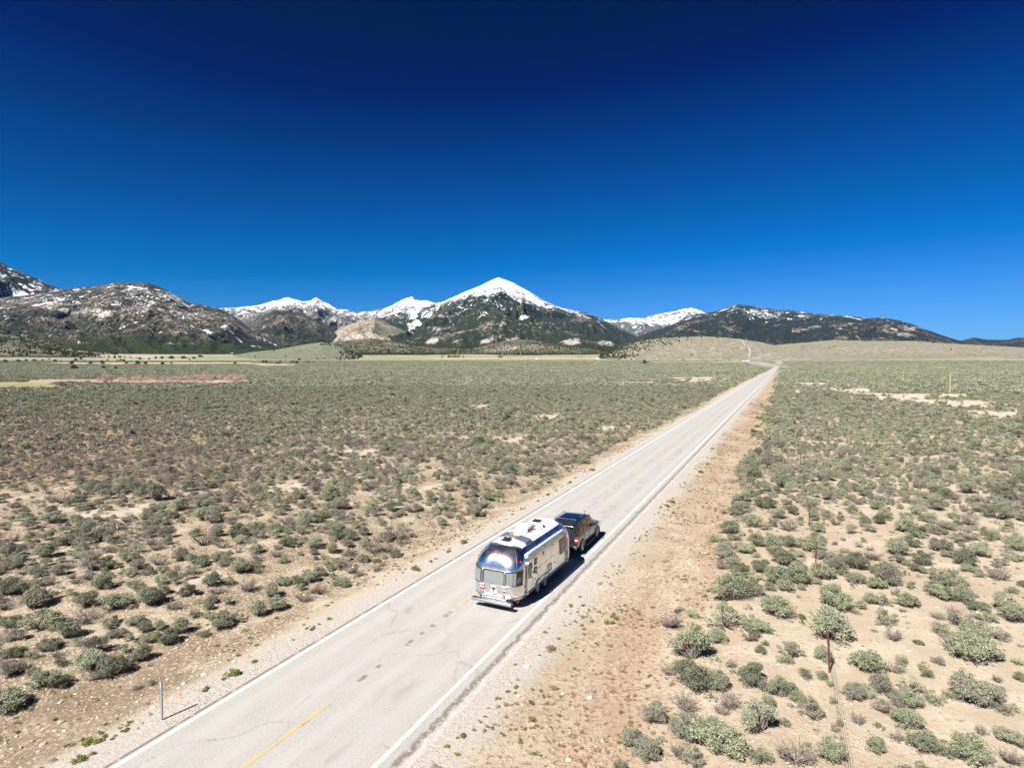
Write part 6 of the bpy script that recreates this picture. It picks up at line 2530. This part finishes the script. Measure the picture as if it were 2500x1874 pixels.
# long low shed with a white roof left of the bend
x, y, z = cast(1823, 884.3)
d = depth_of(x, y, z)
L_ = 17.5 * d / FPX
sh = empty('shed', (x, y, z), 0.0)
tag(sh, 'long low shed with white roof on the plain near the bend', 'building')
mb = MB()
mb.box((0, 4.0, 0.9), (L_ * 0.97, 6.0, 2.4))
mb.build('wall', SHEDW, sh)
mb = MB()
hh = 2.1
mb.add([(-L_ / 2, 0.4, hh), (L_ / 2, 0.4, hh), (L_ / 2, 7.6, hh), (-L_ / 2, 7.6, hh), (-L_ / 2, 4.0, hh + 1.5), (L_ / 2, 4.0, hh + 1.5)],
       [(0, 1, 5, 4), (2, 3, 4, 5), (0, 4, 3), (1, 2, 5), (0, 3, 2, 1)])
mb.build('roof', WHITEB, sh)
for k in range(4):
    mb = MB()
    mb.box((L_ * (-0.36 + 0.24 * k), 0.98, 1.0), (1.6, 0.08, 1.7))
    mb.build('door', BLACK, sh)

# small white farm buildings below the peak
lab = 'tiny white farm building at the foot of the forested rise'
for (px, py, w) in ((1459, 868, 4.0), (1310, 862, 3.0)):
    x, y, z = cast(px, 876, 2300)
    d = depth_of(x, y, z)
    fb = empty('farm_building', (x, y, z), 0.3)
    tag(fb, lab, 'building', 'farm buildings')
    W = w * d / FPX
    mb = MB()
    mb.box((0, 0, 2.0), (W, W * 0.7, 4.6))
    mb.build('wall', WHITEB, fb)
    mb = MB()
    mb.add([(-W * .55, -W * .4, 4.2), (W * .55, -W * .4, 4.2), (W * .55, W * .4, 4.2), (-W * .55, W * .4, 4.2), (-W * .55, 0, 6.4), (W * .55, 0, 6.4)],
           [(0, 1, 5, 4), (2, 3, 4, 5), (0, 4, 3), (1, 2, 5), (0, 3, 2, 1)])
    mb.build('roof', GALV, fb)

# dirt track climbing the pale hill
def drape(obs, px, py):
    d = pix_dir(px, py)
    dg = bpy.context.evaluated_depsgraph_get()
    best = None
    for ob in obs:
        ok, loc, nrm, idx = ob.ray_cast(Vector((0, 0, CAM_H)), d.normalized())
        if ok and (best is None or loc.length < best.length):
            best = loc
    return best


bpy.context.view_layer.update()
trk = [(1829, 872), (1830, 864), (1831.5, 858), (1829, 850), (1826, 846), (1818, 843), (1816, 838), (1813, 832), (1809, 828.5)]
pp = []
for i in range(len(trk) - 1):
    for k in range(4):
        t = k / 4
        p = drape([hill_jun, hill_tan], trk[i][0] * (1 - t) + trk[i + 1][0] * t, trk[i][1] * (1 - t) + trk[i + 1][1] * t)
        if p:
            pp.append(p + Vector((0, 0, 0.5)))
if len(pp) > 3:
    mb = MB()
    mb.grid(lambda i, s: (pp[i].x + s, pp[i].y, pp[i].z), list(range(len(pp))), [-1.7, 1.7])
    o = mb.build('dirt_track', plain('track_dust', (0.36, 0.32, 0.25), 0.95, var=0.1, scale=0.05))
    tag(o, 'narrow pale dirt track climbing the hill', 'path', kind='structure')

# ------------------------------------------------------------------ the air over the valley
m = bpy.data.materials.new('valley_haze')
m.use_nodes = True
nt = m.node_tree
nt.nodes.clear()
out = nt.nodes.new('ShaderNodeOutputMaterial')
pv = nt.nodes.new('ShaderNodeVolumePrincipled')
pv.inputs['Color'].default_value = (0.10, 0.42, 1.0, 1)
pv.inputs['Density'].default_value = HAZE
pv.inputs['Anisotropy'].default_value = 0.1
nt.links.new(pv.outputs[0], out.inputs['Volume'])
mb = MB()
mb.box((0, 0, 879), (44000, 44000, 1762))
hz = mb.build('haze', m)
tag(hz, 'thin pale air between the road and the mountains', 'haze', kind='stuff')
